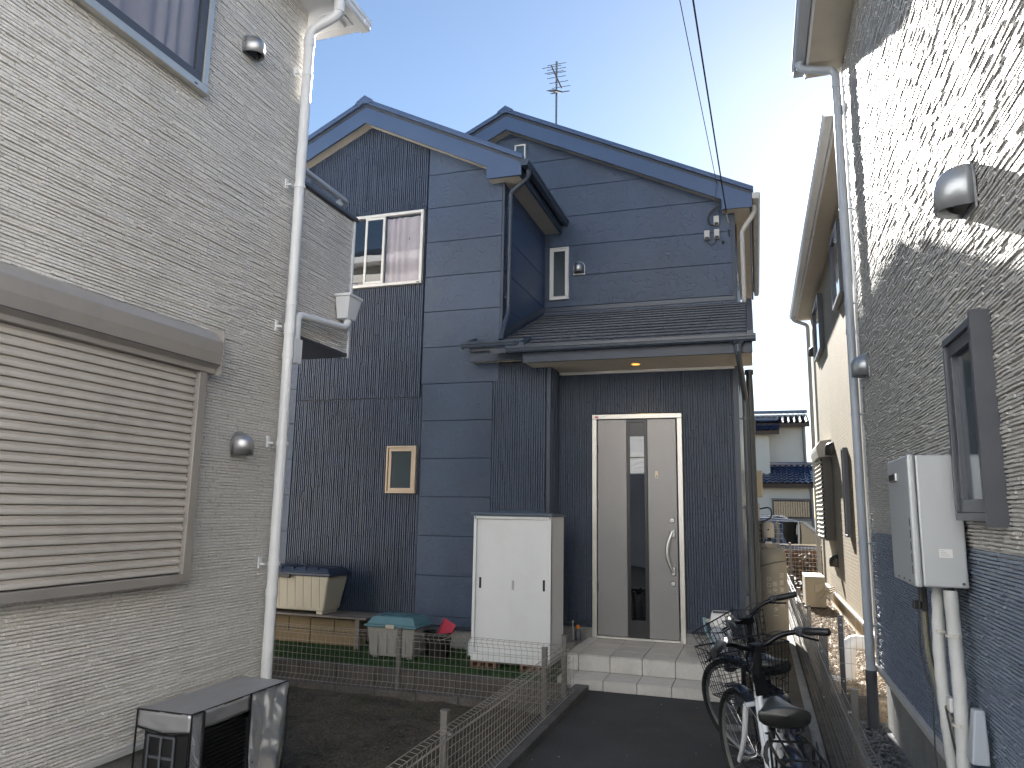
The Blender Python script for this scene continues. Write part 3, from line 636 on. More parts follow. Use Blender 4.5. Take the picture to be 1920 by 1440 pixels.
# meter boxes and service wires
def svc(x,z):
    b=pbox(MB(),P2,x-.033,x+.033,z-.06,z+.06,.019,.075).build('junction_box',M['boxgrey'],H,bevel=.006)
    pbox(MB(),P2,x-.024,x+.024,z-.058,z-.03,.0755,.078).build('cable_gland',M['black'],b)
svc(-.372,5.19); svc(-.372,5.012); svc(-.492,5.008)
for k,(dx,dz) in enumerate(((.0,.0),(.015,.02),(-.01,.035))):
    pth=[(-.27,Y2-.10,5.32+dz),(-.36,Y2-.12,5.31+dz),(-.47,Y2-.11,5.22+dz),(-.46-dx,Y2-.08,5.12),(-.38,Y2-.05,5.12),(-.372,Y2-.05,5.15)]
    MB().tube(round_path(pth,.06),.006,6).build('service_wire',M['cable'],H,smooth=True)
MB().tube(round_path([(-.492,Y2-.04,4.95),(-.48,Y2-.04,4.88),(-.40,Y2-.03,4.88),(-.37,Y2-.03,4.95)],.04),.005,6).build('service_wire',M['cable'],H,smooth=True)
MB().tube([(-.23,Y2-.03,5.06),(-.22,Y2-.03,4.97)],.008,6).lathe([(.0001,Y2-.06),(.014,Y2-.055),(.014,Y2)],8,(-.30,0,4.90),'y').build('wire_clamp',M['black'],H)
# ------------------------------------------------------------------ pale house on the left
LX=-3.30; LYC=4.62; LYB=5.50
LH=thing('pale_house','cream stone pattern sided house with closed roller shutter, white downspout and balcony','house',(-3.6,4.5,-.12))
PL=lambda u,v,w_:(LX-.02+w_,u,v)
MB().box(-8,LX-.021,.6,LYC,.20,5.52).box(-8,LX-.021,LYC+.001,LYB,2.835,4.0).build('wall',M['cream'],LH)
SHT=(1.9,3.70,1.10,2.62); LWN=(1.9,3.545,4.135,5.1)
o=clad(MB(),PL,.6,LYC,.235,5.46,.0188,.0032,(.05,.34),(.009,.019),False,None,[(1.88,3.71,1.12,2.56),(1.92,3.52,4.16,5.1)],e=.002,jag=.0022,seed=21).build('siding',M['cream'],LH); o['kind']='stuff'
o=clad(MB(),PL,LYC+.004,LYB-.02,2.83,4.02,.0188,.0032,(.05,.34),(.009,.019),False,None,(),e=.002,jag=.0022,seed=22).build('siding',M['cream'],LH); o['kind']='stuff'
MB().box(LX-.06,LX+.006,LYB-.019,LYB+.004,2.80,4.03).build('corner_trim',M['pvc_white'],LH,bevel=.003)
MB().box(LX-.05,LX+.012,.6,LYC+.01,.198,.228).build('base_flashing',M['alu_white'],LH)
MB().box(-7.9,LX-.045,.62,LYC-.02,-.2,.20).build('foundation',M['concrete'],LH)
MB().box(-8,LX-.002,LYC+.002,LYB-.002,2.805,2.833).build('balcony_soffit',M['alu_dark'],LH)
# balcony coping and rail
MB().box(LX-.12,LX+.022,LYC+.0,LYB+.02,4.025,4.062).build('balcony_coping',M['alu_dark'],LH,bevel=.006)
rl=MB().tube(round_path([(LX-.04,4.45,4.175),(LX-.04,LYB-.08,4.175),(-4.6,LYB-.08,4.175)],.06),.027,12).build('hand_rail',M['pvc_grey'],LH,smooth=True)
for y in (4.66,5.28): MB().box(LX-.055,LX-.025,y-.012,y+.012,4.06,4.16).build('rail_post',M['pvc_grey'],rl)
MB().box(LX-.46,LX-.40,4.86,4.89,4.05,4.62).tube([(LX-.5,4.875,4.62),(LX-.24,4.84,4.66)],.018,8).tube([(LX-.3,4.85,4.66),(LX-.24,4.84,4.72)],.012,8).build('drying_arm',M['alu_dark'],LH)
# upper window
lw2=frame_rect(MB(),PL,LWN[0],LWN[1],LWN[2],LWN[3],.045,.0,.062).build('window',M['alu'],LH,bevel=.004)
frame_rect(MB(),PL,2.70,3.50,4.185,5.05,.055,.022,.052).build('sash',M['alu_dark'],lw2,bevel=.003)
frame_rect(MB(),PL,1.96,2.74,4.185,5.05,.05,.006,.036).build('sash',M['alu'],lw2,bevel=.003)
pbox(MB(),PL,2.75,3.45,4.235,5.0,.036,.041).build('pane',M['glass'],lw2)
pbox(MB(),PL,2.0,2.70,4.23,5.0,.020,.024).build('pane',M['glass'],lw2)
pbox(MB(),PL,1.95,3.50,4.18,5.06,.0005,.002).build('dark_backing',M['unlit_dark'],lw2)  # near-black sheet, the darkness behind the glass put in as colour
MB().grid(lambda a,b:PL(2.74+.72*a,4.23+.78*b,.017+.011*math.sin(a*34+math.sin(a*9)*2+.5*math.sin(b*4))+.003*math.sin(b*11+a*17)),70,8).build('curtain',M['curtain'],lw2,smooth=True)
pbox(MB(),PL,3.43,3.455,4.142,4.152,.062,.0635).build('maker_plate',M['black'],lw2)
pbox(MB(),PL,1.9,3.56,4.118,4.134,.0,.075).build('sill',M['alu'],lw2,bevel=.003)
# roller shutter
sb=MB()
prof=[(.0,2.345),(.115,2.345),(.115,2.375),(.15,2.40),(.16,2.47),(.16,2.545),(.10,2.61),(.0,2.625)]
sb.add([PL(1.7,z,w_) for w_,z in prof]+[PL(3.77,z,w_) for w_,z in prof],[tuple(range(7,-1,-1)),tuple(range(8,16))]+[(i,(i+1)%8,(i+1)%8+8,i+8) for i in range(8)])
SB=sb.build('shutter',M['shutter_box'],LH,bevel=.004)
pbox(MB(),PL,3.771,3.776,2.342,2.628,.0,.163).build('end_plate',M['shutter_box'],SB)
pbox(MB(),PL,1.7,3.77,2.398,2.402,.148,.1525).build('box_seam',M['alu_dark'],SB)
pbox(MB(),PL,3.655,3.72,1.085,2.345,.0,.105).build('guide_rail',M['shutter_box'],SB,bevel=.004)
pbox(MB(),PL,1.7,3.655,1.085,1.135,.0,.115).build('sill',M['shutter_box'],SB,bevel=.004)
ns=25; ph=(2.345-1.14)/ns
for k in range(ns):
    z=1.14+k*ph; p=[(.040,0),(.070,.001),(.080,.004),(.082,ph*.30),(.080,ph*.56),(.066,ph*.62),(.070,ph*.94),(.056,ph-.001)]
    sm=MB().add([PL(1.72,z+b,a) for a,b in p]+[PL(3.653,z+b,a) for a,b in p],[tuple(range(7,-1,-1)),tuple(range(8,16))]+[(i,(i+1)%8,(i+1)%8+8,i+8) for i in range(8)])
    if k==0: sl0=sm.build('slat',M['shutter'],SB)
    else: dup(sl0,SB,(0,0,k*ph))
pbox(MB(),PL,1.72,3.654,1.137,2.344,.002,.038).build('shutter_back',M['unlit_dark'],SB)
vent_hood(LH,lambda u,v,w_:PL(u,v,.016+w_),3.965,4.665,.15,.15,.11,M['steel'])
vent_hood(LH,lambda u,v,w_:PL(u,v,.016+w_),4.17,1.87,.15,.15,.11,M['steel'])
# roof edge
MB().box(-8,LX+.25,.3,LYC+.25,5.47,5.49).build('eave_soffit',M['pvc_white'],LH)
MB().box(LX+.23,LX+.25,.3,LYC+.25,5.491,5.60).box(-8,LX+.229,LYC+.23,LYC+.25,5.491,5.60).build('fascia',M['pvc_white'],LH)
rf=MB().add([(LX+.27,.3,5.60),(LX+.27,LYC+.27,5.60),(-8,LYC+.27,5.60),(-8,.3,5.60),(-5.2,2.0,6.55),(-5.2,2.7,6.55),(-8,2.7,6.55),(-8,2.0,6.55)],[(0,1,5,4),(1,2,6,5),(4,5,6,7),(0,3,2,1),(2,3,7,6),(3,0,4,7)]).build('roof',M['slate'],LH)
gl=gutter_y(LX+.255,5.47,.3,LYC+.36,.10,.085,M['pvc_white'],LH)
gutter_x(LYC+.355,5.47,-5,LX+.36,-.0001+.10,.085,M['pvc_white'],LH) if False else MB().box(-5,LX+.36,LYC+.256,LYC+.35,5.475,5.555).build('gutter',M['pvc_white'],LH,bevel=.01)
MB().box(LX+.02,LX+.20,LYC+.03,LYC+.22,5.44,5.468).build('soffit_vent',M['pvc_white'],LH,bevel=.004)
DX,DY=LX+.075,4.54
dl=pipe(LH,round_path([(LX+.30,4.58,5.47),(LX+.30,4.58,5.36),(DX,DY,5.24),(DX,DY,-.1)],.07),.038,M['pvc_white'],'downspout',collars=[((DX,DY,5.10),(DX,DY,5.17)),((DX,DY,3.0),(DX,DY,3.03)),((DX,DY,2.78),(DX,DY,2.86)),((DX,DY,2.60),(DX,DY,2.64)),((DX,DY,.92),(DX,DY,.97)),((LX+.30,4.58,5.38),(LX+.30,4.58,5.47))],cr=.043)
for z in (4.85,3.93,2.83,1.98,1.14):
    MB().tube([(DX,DY,z-.012),(DX,DY,z+.012)],.044,12).box(LX-.004,LX+.008,DY-.075,DY-.045,z-.03,z+.045).box(LX+.006,DX-.03,DY-.065,DY-.05,z-.006,z+.006).build('bracket',M['pvc_white'],dl)
MB().tube(round_path([(DX,DY+.085,2.62),(DX,DY+.085,2.95),(DX,5.30,3.01),(DX,5.34,3.08)],.05),.030,10).box(DX-.034,DX+.034,DY+.03,DY+.12,2.58,2.76).build('branch_pipe',M['pvc_white'],dl,smooth='auto')
fb=MB(); fb.add([(LX+.01,5.27,3.09),(LX+.11,5.27,3.09),(LX+.11,5.40,3.09),(LX+.01,5.40,3.09),(LX+.004,5.235,3.27),(LX+.14,5.235,3.27),(LX+.14,5.44,3.27),(LX+.004,5.44,3.27)],[(0,3,2,1),(4,5,6,7),(0,1,5,4),(1,2,6,5),(2,3,7,6),(3,0,4,7)])
fb.box(LX+.003,LX+.15,5.225,5.45,3.27,3.295).build('rain_head',M['pvc_white'],dl,bevel=.006)
# ------------------------------------------------------------------ near pale house on the right
NX=.825; NYC=6.53
NH=thing('white_house','near white rough stone sided house with grey lower siding and grey downspout','house',(1.1,6.4,0))
PN=lambda u,v,w_:(NX+.02-w_,u,v)
MB().box(NX+.021,7,.6,NYC-.002,.41,5.40).build('wall',M['white_siding'],NH)
hol=[(3.09,3.49,1.56,2.26)]
o=clad(MB(),PN,.9,NYC-.03,1.425,5.40,.0152,.0028,(.03,.16),(.008,.0165),False,None,hol,e=.002,jag=.0025,seed=31).build('siding',M['white_siding'],NH); o['kind']='stuff'; rev(o) if False else None
o=clad(MB(),PN,.9,NYC-.03,.43,1.419,.0152,.0028,(.03,.16),(.008,.0165),False,None,hol,e=.002,jag=.0025,seed=32).build('lower_siding',M['grey_siding'],NH); o['kind']='stuff'
MB().box(NX-.006,NX+.05,NYC-.028,NYC+.004,.41,5.40).build('corner_trim',M['pvc_white'],NH,bevel=.003)
MB().box(NX-.018,NX+.05,.6,NYC+.012,.392,.424).build('base_flashing',M['alu_white'],NH)
MB().box(NX+.05,6.9,.62,NYC-.02,-.2,.40).build('foundation',M['concrete'],NH)
# eave
MB().box(NX-.27,7.3,.4,NYC+.09,5.402,5.42).build('eave_soffit',M['soffit'],NH)
MB().box(NX-.29,NX-.271,.4,NYC+.09,5.395,5.55).box(NX-.27,NX-.10,NYC+.07,NYC+.09,5.425,5.58).box(NX-.10,7,NYC+.07,NYC+.09,5.425,5.60).build('fascia',M['pvc_white'],NH)
MB().prism([(NX-.31,5.56),(3.9,7.05),(7.4,5.56),(7.4,5.62),(3.9,7.12),(NX-.31,5.62)],'y',.4,NYC+.10).build('roof',M['slate'],NH)
MB().prism([(NX+.021,5.40),(7,5.40),(3.9,6.95)],'y',.61,NYC-.004).build('gable_wall',M['white_siding'],NH)
gutter_y(NX-.292,5.43,.4,NYC+.10,.10,.09,M['pvc_grey'],NH,-1)
QX,QY=NX-.062,6.40
dn=pipe(NH,round_path([(NX-.345,6.40,5.44),(NX-.345,6.40,5.37),(QX,QY,5.31),(QX,QY,.36)],.06),.033,M['pvc_grey'],'downspout',collars=[((QX,QY,2.98),(QX,QY,3.02))],cr=.037)
MB().tube([(QX,QY,.40),(QX,QY,.30)],.041,12).tube([(QX,QY,.30),(QX,QY,-.1)],.040,12).build('lower_sleeve',M['alu_dark'],dn,smooth='auto')
for z in (5.15,4.05,3.24,2.33,1.33,.72): MB().tube([(QX,QY,z-.01),(QX,QY,z+.01)],.037,12).tube([(QX+.03,QY,z),(NX+.01,QY,z)],.006,6).build('bracket',M['pvc_grey'],dn)
vent_hood(NH,lambda u,v,w_:PN(u,v,.016+w_),3.15,2.72,.17,.19,.125,M['hood_grey'])
vent_hood(NH,lambda u,v,w_:PN(u,v,.016+w_),6.08,2.58,.16,.17,.115,M['hood_grey'])
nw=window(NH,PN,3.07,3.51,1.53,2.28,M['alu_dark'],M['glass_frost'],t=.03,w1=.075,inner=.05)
pbox(MB(),PN,3.05,3.069,1.51,2.30,.0,.080).build('side_trim',M['alu_dark'],nw)
# ------------------------------------------------------------------ far beige house on the right
FX=1.08; FY0,FY1=7.25,14.85
FH=thing('beige_house','sunlit beige tile pattern sided house beyond the near white house','house',(2,11,0))
PF=lambda u,v,w_:(FX-w_,u,v)
def tilewall(m,pu,pv,dist):
    t=m.node_tree; n=t.nodes; L=t.links; g=n.new('ShaderNodeNewGeometry'); sx=n.new('ShaderNodeSeparateXYZ'); L.new(g.outputs['Position'],sx.inputs[0]); cb=n.new('ShaderNodeCombineXYZ')
    L.new(sx.outputs['Y'],cb.inputs[0]); L.new(sx.outputs['Z'],cb.inputs[1])
    br=n.new('ShaderNodeTexBrick'); br.inputs['Scale'].default_value=1; br.inputs['Brick Width'].default_value=pu; br.inputs['Row Height'].default_value=pv; br.inputs['Mortar Size'].default_value=.004; br.inputs['Mortar Smooth'].default_value=.4
    br.inputs['Color1'].default_value=(1,1,1,1); br.inputs['Color2'].default_value=(.75,.75,.75,1); br.inputs['Mortar'].default_value=(0,0,0,1); L.new(cb.outputs[0],br.inputs['Vector'])
    bp=n.new('ShaderNodeBump'); bp.inputs['Distance'].default_value=dist; L.new(br.outputs['Color'],bp.inputs['Height']); L.new(bp.outputs[0],bsdf(m).inputs['Normal'])
tilewall(M['beige_far'],.09,.045,.012); tilewall(M['bounce_white'],.3,.075,.01)
MB().box(FX,8,FY0,FY1,.36,5.22).build('wall',M['beige_far'],FH)
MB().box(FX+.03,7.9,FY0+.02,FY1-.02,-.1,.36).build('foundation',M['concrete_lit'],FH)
MB().box(FX-.03,FX+.03,FY0,FY1+.01,.345,.375).build('base_flashing',M['alu_white'],FH)
MB().box(FX-.24,8,FY0-.15,FY1+.12,5.222,5.24).build('eave_soffit',M['soffit'],FH)
MB().box(FX-.26,FX-.241,FY0-.15,FY1+.12,5.215,5.36).build('fascia',M['pvc_white'],FH)
MB().add([(FX-.28,FY0-.2,5.37),(FX-.28,FY1+.15,5.37),(4.5,FY1+.15,6.9),(4.5,FY0-.2,6.9),(FX-.28,FY0-.2,5.42),(FX-.28,FY1+.15,5.42),(4.5,FY1+.15,7.0),(4.5,FY0-.2,7.0)],[(0,3,2,1),(4,5,6,7),(0,1,5,4),(1,2,6,5),(2,3,7,6),(3,0,4,7)]).build('roof',M['slate'],FH)
gutter_y(FX-.262,5.26,FY0-.15,FY1+.12,.10,.085,M['pvc_white'],FH,-1)
pipe(FH,round_path([(FX-.31,FY1-.05,5.27),(FX-.31,FY1-.05,5.2),(FX-.06,FY1-.08,5.08),(FX-.06,FY1-.08,.1)],.06),.035,M['boxgrey'],'downspout')
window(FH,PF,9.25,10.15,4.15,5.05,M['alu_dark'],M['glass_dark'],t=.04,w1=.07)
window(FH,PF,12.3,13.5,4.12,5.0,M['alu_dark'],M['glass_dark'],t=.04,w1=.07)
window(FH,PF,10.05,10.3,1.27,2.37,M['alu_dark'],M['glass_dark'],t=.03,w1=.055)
vent_hood(FH,PF,11.75,2.40,.17,.19,.12,M['hood_brown']); vent_hood(FH,PF,12.0,.80,.17,.17,.12,M['hood_brown'])
vent_hood(FH,PF,14.1,4.35,.17,.17,.12,M['hood_brown'])
bs=MB(); pbox(bs,PF,12.15,13.4,1.16,2.42,.0,.13); BS=bs.build('shutter',M['hood_brown'],FH)
pr_=[(.0,2.40),(.19,2.40),(.21,2.50),(.21,2.56),(.15,2.64),(.0,2.66)]
MB().add([PF(12.1,z,w_) for w_,z in pr_]+[PF(13.45,z,w_) for w_,z in pr_],[tuple(range(6)),tuple(range(11,5,-1))]+[(i,(i+1)%6,(i+1)%6+6,i+6) for i in range(6)]).build('shutter_box',M['boxgrey'],BS)
for k in range(18):
    z=1.19+k*.067
    sm=MB().add([PF(12.19,z,.13),PF(13.36,z,.13),PF(13.36,z+.02,.165),PF(12.19,z+.02,.165),PF(13.36,z+.06,.135),PF(12.19,z+.06,.135)],[(0,1,2,3),(3,2,4,5)])
    if k==0: s0=sm.build('slat',M['ac_cream'],BS)
    else: dup(s0,BS,(0,0,k*.067))
# ------------------------------------------------------------------ tiled house far behind
BH=thing('tiled_house','distant plastered house with glossy blue clay tile roofs','house',(0,40,0))
MB().box(-7,2.42,40,47,-.1,6.1).box(-7,.65,39.2,40.01,2.9,5.6).box(-7,2.58,39.0,40.02,-.1,2.95).build('wall',M['plaster'],BH)
def tiles(x0,x1,y0,z0,y1,z1,pw=.27,rows=8):
    nu=int((x1-x0)/pw*6); mb=MB()
    L_=math.hypot(y1-y0,z1-z0)
    for r_ in range(rows):
        def fn(a,b,r_=r_):
            x=x0+(x1-x0)*a; t=(r_+b*1.05)/rows; ph=(x/pw)%1
            h=.045*math.sin(ph*math.pi*2)*(1 if ph<.5 else .5)+.035*(1-b)
            return (x,y0+(y1-y0)*t,z0+(z1-z0)*t+h)
        mb.grid(fn,nu,1)
    return mb
def troof(x0,x1,y0,z0,y1,z1,rows):
    o=tiles(x0,x1,y0,z0,y1,z1,rows=rows).build('tile_roof',M['tile_blue'],BH,smooth=True,fix=False); 
    MB().box(x0,x1,y1-.12,y1+.12,z1,z1+.16).build('ridge',M['tile_blue'],o,bevel=.03)
    MB().prism([(y0+.05,z0-.03),(y1,z1-.05),(y1,z1-.25),(y0+.1,z0-.22)],'x',x0,x1-.03).build('eave_board',M['brown_trim'],o)
    return o
troof(-7,2.62,39.4,6.05,41.4,6.75,9); troof(-7,1.17,38.7,5.62,40.0,6.2,5); troof(-7,2.75,38.4,3.0,40.05,3.95,7)
window(BH,lambda u,v,w_:(u,39.0-w_,v),.68,2.43,1.33,2.2,M['brown_trim'],M['glass_dark'],t=.07,w1=.08)
for k in range(16): MB().box(.72+k*.11,.74+k*.11,38.86,38.88,1.25,2.2).build('window_bar',M['alu_dark'],BH)
[MB().box(*q).build('bar_rail',M['alu_dark'],BH) for q in ((.62,2.5,38.84,38.92,2.22,2.27),(.62,2.5,38.84,38.9,1.24,1.28))]
MB().tube([(2.28,39.9,6.0),(2.32,39.9,3.8)],.05,8).build('downspout',M['alu_dark'],BH)
MB().tube([(2.45,38.9,2.9),(2.5,38.9,0)],.05,8).build('downspout',M['alu_dark'],BH)
# ------------------------------------------------------------------ white block added behind the viewer, bounces sun into the shade (seen in glass)
AP=thing('bounce_block','three storey white block added across the road to bounce sun onto the shaded fronts','building',(-1,-6,0))
APY=-5.6
MB().box(-16,14,APY-8,APY,-.1,9.2).build('wall',M['bounce_white'],AP)
MB().box(-16.1,14.1,APY-8.1,APY+.12,9.2,9.45).build('parapet',M['bounce_white'],AP)
PAP=lambda u,v,w_:(u,APY+w_,v)
for fl in range(3):
    for k in range(6):
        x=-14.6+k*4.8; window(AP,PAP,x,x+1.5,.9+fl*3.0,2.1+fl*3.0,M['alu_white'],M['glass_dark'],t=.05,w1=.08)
    if fl: MB().box(-15.9,13.9,APY+.001,APY+.05,fl*3.0-.02,fl*3.0+.05).build('string_course',M['alu_white'],AP)
# ------------------------------------------------------------------ ground level walls, steps
ST=thing('tiled_steps','two beige tiled steps leading up to the grey front door','steps',(-1,7.3,0))
MB().box(-1.728,-.16,7.021,YD,-.1,.228).box(-1.728,-.16,6.695,7.02,-.1,.083).build('step_core',M['grout'],ST)
def tile(x0,x1,y0,y1,z0,z1,nm='tile'): return MB().box(x0+.0025,x1-.0025,y0,y1,z0,z1).build(nm,M['tile'],ST,bevel=.004)
txs=[-1.73]+[-1.62+.292*k for k in range(0,6)]; txs=[t for t in txs if t<-.18]+[-.157]
for a,b in zip(txs[:-1],txs[1:]):
    tile(a,b,7.012,7.30,.2285,.236,'floor_tile'); tile(a,b,7.305,7.60,.2285,.236,'floor_tile'); tile(a,b,7.605,YD+.005,.2285,.236,'floor_tile')
for a,b in zip(txs[:-1],txs[1:]):
    tile(a,b,7.006,7.0205,.094,.227,'riser_tile'); tile(a,b,6.685,7.0195,.0835,.0915,'tread_tile'); tile(a,b,6.680,6.6945,.003,.0825,'riser_tile')
MB().box(-1.741,-1.729,7.01,YD-.4,.0,.232).box(-1.741,-1.729,6.69,7.008,.0,.088).build('side_tile',M['tile'],ST)
def block_wall(name,label,x0,x1,y0,y1,z0,z1,ln,ax,m,courses=1,cap=0):
    t=thing(name,label,'block wall',((x0+x1)/2,(y0+y1)/2,z0)); 
    for c in range(courses):
        za=z0+(z1-z0)*c/courses; zb=z0+(z1-z0)*(c+1)/courses; s0,s1=(x0,x1) if ax=='x' else (y0,y1); s=s0-(ln/2 if c%2 else 0)
        while s<s1-.02:
            a,b=max(s,s0),min(s+ln,s1); s+=ln; j=rnd.uniform(-.0015,.0015)
            if ax=='x': MB().box(a+.003,b-.003,y0+j,y1+j,za+.002,zb-.002).build('concrete_block',m,t,bevel=.005)
            else: MB().box(x0+j,x1+j,a+.003,b-.003,za+.002,zb-.002).build('concrete_block',m,t,bevel=.005)
    return t
block_wall('kerb_wall','low grey kerb of concrete blocks carrying the wire fence beside the driveway',-1.575,-1.452,1.2,6.68,-.16,.05,.60,'y',M['kerb'])
block_wall('retaining_wall','dark block wall holding up the turf strip',-6.2,-1.60,6.43,6.54,-.16,.078,.40,'x',M['block'],1)
block_wall('base_blocks','low course of dark blocks under the wire fence in the yard',-4.9,-1.585,6.25,6.365,-.2,-.055,.40,'x',M['block'])
block_wall('boundary_blocks','narrow kerb of worn blocks below the long wire fence',.372,.468,1.4,15.5,-.14,.035,.40,'y',M['paver'])
block_wall('gravel_edging','dark block edging in front of the sunlit gravel',.475,.835,6.68,6.79,-.14,.135,.40,'x',M['block'])
struct(MB().box(.302,.370,1.0,15.5,-.15,-.012).build('drain_strip',M['concrete']))
tag(MB().box(.318,.350,2.2,5.75,-.010,.030).build('edging_strip',M['black'],bevel=.006),'long black rubber strip lying on the ground beside the bicycles','strip')
# ------------------------------------------------------------------ wire mesh fences
def mesh_fence(name,label,p0,p1,z0,z1,posts,out,ph=(None,None),wm_='fence',pitch=.05,hs=6,postm=None,r=.0016,fold=.045,group=None,off=.0):
    t=thing(name,label,'fence',(p0[0],p0[1],z0),group)
    d=Vector((p1[0]-p0[0],p1[1]-p0[1],0)); L_=d.length; d.normalize(); o=Vector((out[0],out[1],0)).normalized()
    pt=lambda s,w_,z:tuple(Vector((p0[0],p0[1],z))+d*s+o*w_)
    mb=MB(); n=int(L_/pitch)
    sag=lambda s:.004*math.sin(s*3.1+1)
    for i in range(n+1):
        s=i*L_/n; jz=sag(s); q=rnd.uniform(-.0015,.0015)
        if fold: pth=[pt(s,.004,z1-.005+jz),pt(s,fold,z1-.012+jz),pt(s+q,fold*.9,z1-.04+jz),pt(s,.002,z1-.075+jz),pt(s+q,.0,(z0+z1)/2),pt(s,.002,z0+.075),pt(s,fold*.9,z0+.04),pt(s,.004,z0+.005)]
        else: pth=[pt(s,0,z0),pt(s+q,0,z1)]
        mb.tube(pth,r,4)
    def hor(w_,z,rr): mb.tube([pt(L_*k/12,w_,z+sag(L_*k/12)) for k in range(13)],rr,4)
    if fold:
        for w_,z in ((.004,z1-.003),(fold,z1-.010),(fold*.9,z1-.04),(.002,z1-.077),(.002,z0+.077),(fold*.9,z0+.04),(.004,z0+.005)): hor(w_,z,r*1.35)
        for k in range(1,hs): hor(0,z0+.077+(z1-z0-.154)*k/hs,r*1.25)
    else:
        for k in range(hs+1): hor(0,z0+(z1-z0)*k/hs,r*1.25)
    wm=mb.build('wire_mesh',M[wm_],t,fix=False); wm['kind']='stuff'
    for s in posts:
        c=pt(s,-.024,0); zb,zt=ph[0] if ph[0] is not None else z0-.12,ph[1] if ph[1] is not None else z1+.02
        po=MB().box(c[0]-.019,c[0]+.019,c[1]-.019,c[1]+.019,zb,zt).build('post',postm or M['post'],t,bevel=.004)
        MB().box(c[0]-.021,c[0]+.021,c[1]-.021,c[1]+.021,zt,zt+.008).build('post_cap',postm or M['post'],po,bevel=.002)
        for z in (z0+.1,z1-.05): MB().tube([pt(s,-.01,z),pt(s,.012,z)],.008,6).build('clip',M['steel'],po)
    return t
mesh_fence('wire_fence','bronze wire mesh fence crossing the yard in front of the turf',(-4.9,6.30),(-1.50,6.30),-.075,.44,[.35,1.79],(0,-1),(-.2,.46))
mesh_fence('wire_fence','bronze wire mesh fence on the kerb wall beside the driveway',(-1.515,1.25),(-1.515,6.24),-.005+.06,.475,[.55,2.43,4.30,4.90],(1,0),(.03,.53))
mesh_fence('wire_fence','long wire mesh fence between the bicycles and the near white house',(.440,1.35),(.440,14.9),.045,.535,[1.6,3.3,5.2,5.6,7.2,9.2,11.2,13.2],(-1,0),(-.05,.60),hs=6,wm_='fence_dark')
mesh_fence('wire_fence','short wire mesh fence standing on the gravel edging',(.48,6.735),(.80,6.735),.14,.72,[.12],(0,-1),(.0,.73),pitch=.045,fold=0,hs=5,postm=M['alu_dark'])
mesh_fence('wire_fence','sunlit wire mesh fence at the far end of the gravel',(.45,15.3),(2.6,15.3),.05,.95,[.1,1.9],(0,-1),(-.1,1.0),pitch=.06,fold=0,hs=12,r=.0025)
mesh_fence('wire_fence','wire mesh fence behind the gas cylinder beside the road',(-.1,15.6),(.44,15.6),.2,1.35,[.45],(0,-1),(-.1,1.4),pitch=.06,fold=0,hs=12,r=.0025)
# ------------------------------------------------------------------ storage things by the wall
CB=thing('storage_cabinet','tall white steel storage cabinet with two sliding doors','cabinet',(-2.22,7.0,.14))
cx0,cx1,cy0,cy1,cz0,cz1=-2.605,-1.833,6.80,7.27,.145,1.475
MB().box(cx0,cx0+.012,cy0+.005,cy1,cz0,cz1).box(cx1-.012,cx1,cy0+.005,cy1,cz0,cz1).box(cx0+.012,cx1-.012,cy1-.01,cy1,cz0,cz1).box(cx0+.012,cx1-.012,cy0+.04,cy1-.01,cz0,cz0+.02).build('carcass',M['cabinet'],CB)
frame_rect(MB(),lambda u,v,w_:(u,cy0+.04-w_,v),cx0,cx1,cz0,cz1,.028,.0,.04,tb=.075).build('front_frame',M['cabinet'],CB,bevel=.004)
PC=lambda u,v,w_:(u,cy0+.035-w_,v)
for (a,b,w0) in ((cx0+.03,-2.215,.0),(-2.225,cx1-.03,.014)):
    dr=pbox(MB(),PC,a,b,cz0+.078,cz1-.03,w0,w0+.012).build('sliding_door',M['cabinet'],CB,bevel=.003)
    hx=a+.03 if a<-2.4 else b-.05
    pbox(MB(),PC,hx,hx+.022,.80,.90,w0+.0122,w0+.0135).build('door_pull',M['black'],dr)
pbox(MB(),PC,-2.213,-2.19,.80,.885,.0265,.031).build('lock',M['steel'],CB,bevel=.002)
MB().add([(cx0-.02,cy0-.03,cz1+.012),(cx1+.02,cy0-.03,cz1+.012),(cx1+.02,cy1+.01,cz1+.002),(cx0-.02,cy1+.01,cz1+.002),(cx0-.02,cy0-.03,cz1+.03),(cx1+.02,cy0-.03,cz1+.03),(cx1+.02,cy1+.01,cz1+.02),(cx0-.02,cy1+.01,cz1+.02),((cx0+cx1)/2-.15,cy0+.08,cz1+.055),((cx0+cx1)/2+.15,cy0+.08,cz1+.055)],
  [(0,3,2,1),(0,1,5,4),(1,2,6,5),(2,3,7,6),(3,0,4,7),(4,5,9,8),(5,6,9),(6,7,8,9),(7,4,8)]).box(cx0-.003,cx1+.003,cy0-.008,cy1,cz1,cz1+.012).build('roof_panel',M['cab_top'],CB)
for x in (cx0+.015,cx1-.015): MB().lathe([(.0001,cy0-.004),(.006,cy0-.003),(.007,cy0)],8,(x,0,cz1-.014),'y').build('screw',M['black'],CB)
for i,(x0,lab) in enumerate(((-2.61,'hollow red brick under the door pull end of the white cabinet'),(-2.12,'hollow red brick under the step end of the white cabinet'))):
    b=MB(); x1=x0+.26
    b.box(x0,x1,6.80,6.905,.082,.094).box(x0,x1,6.80,6.905,.130,.143)
    for k in range(4): b.box(x0+k*.0767,x0+k*.0767+.03,6.80,6.905,.0942,.1298)
    tag(b.build('hollow_brick',M['brick'],bevel=.003),lab,'brick')
    b2=MB().box(x0,x1,7.15,7.25,.082,.143); tag(b2.build('hollow_brick',M['brick'],bevel=.004),lab.replace('under','hidden at the back under'),'brick') if False else None
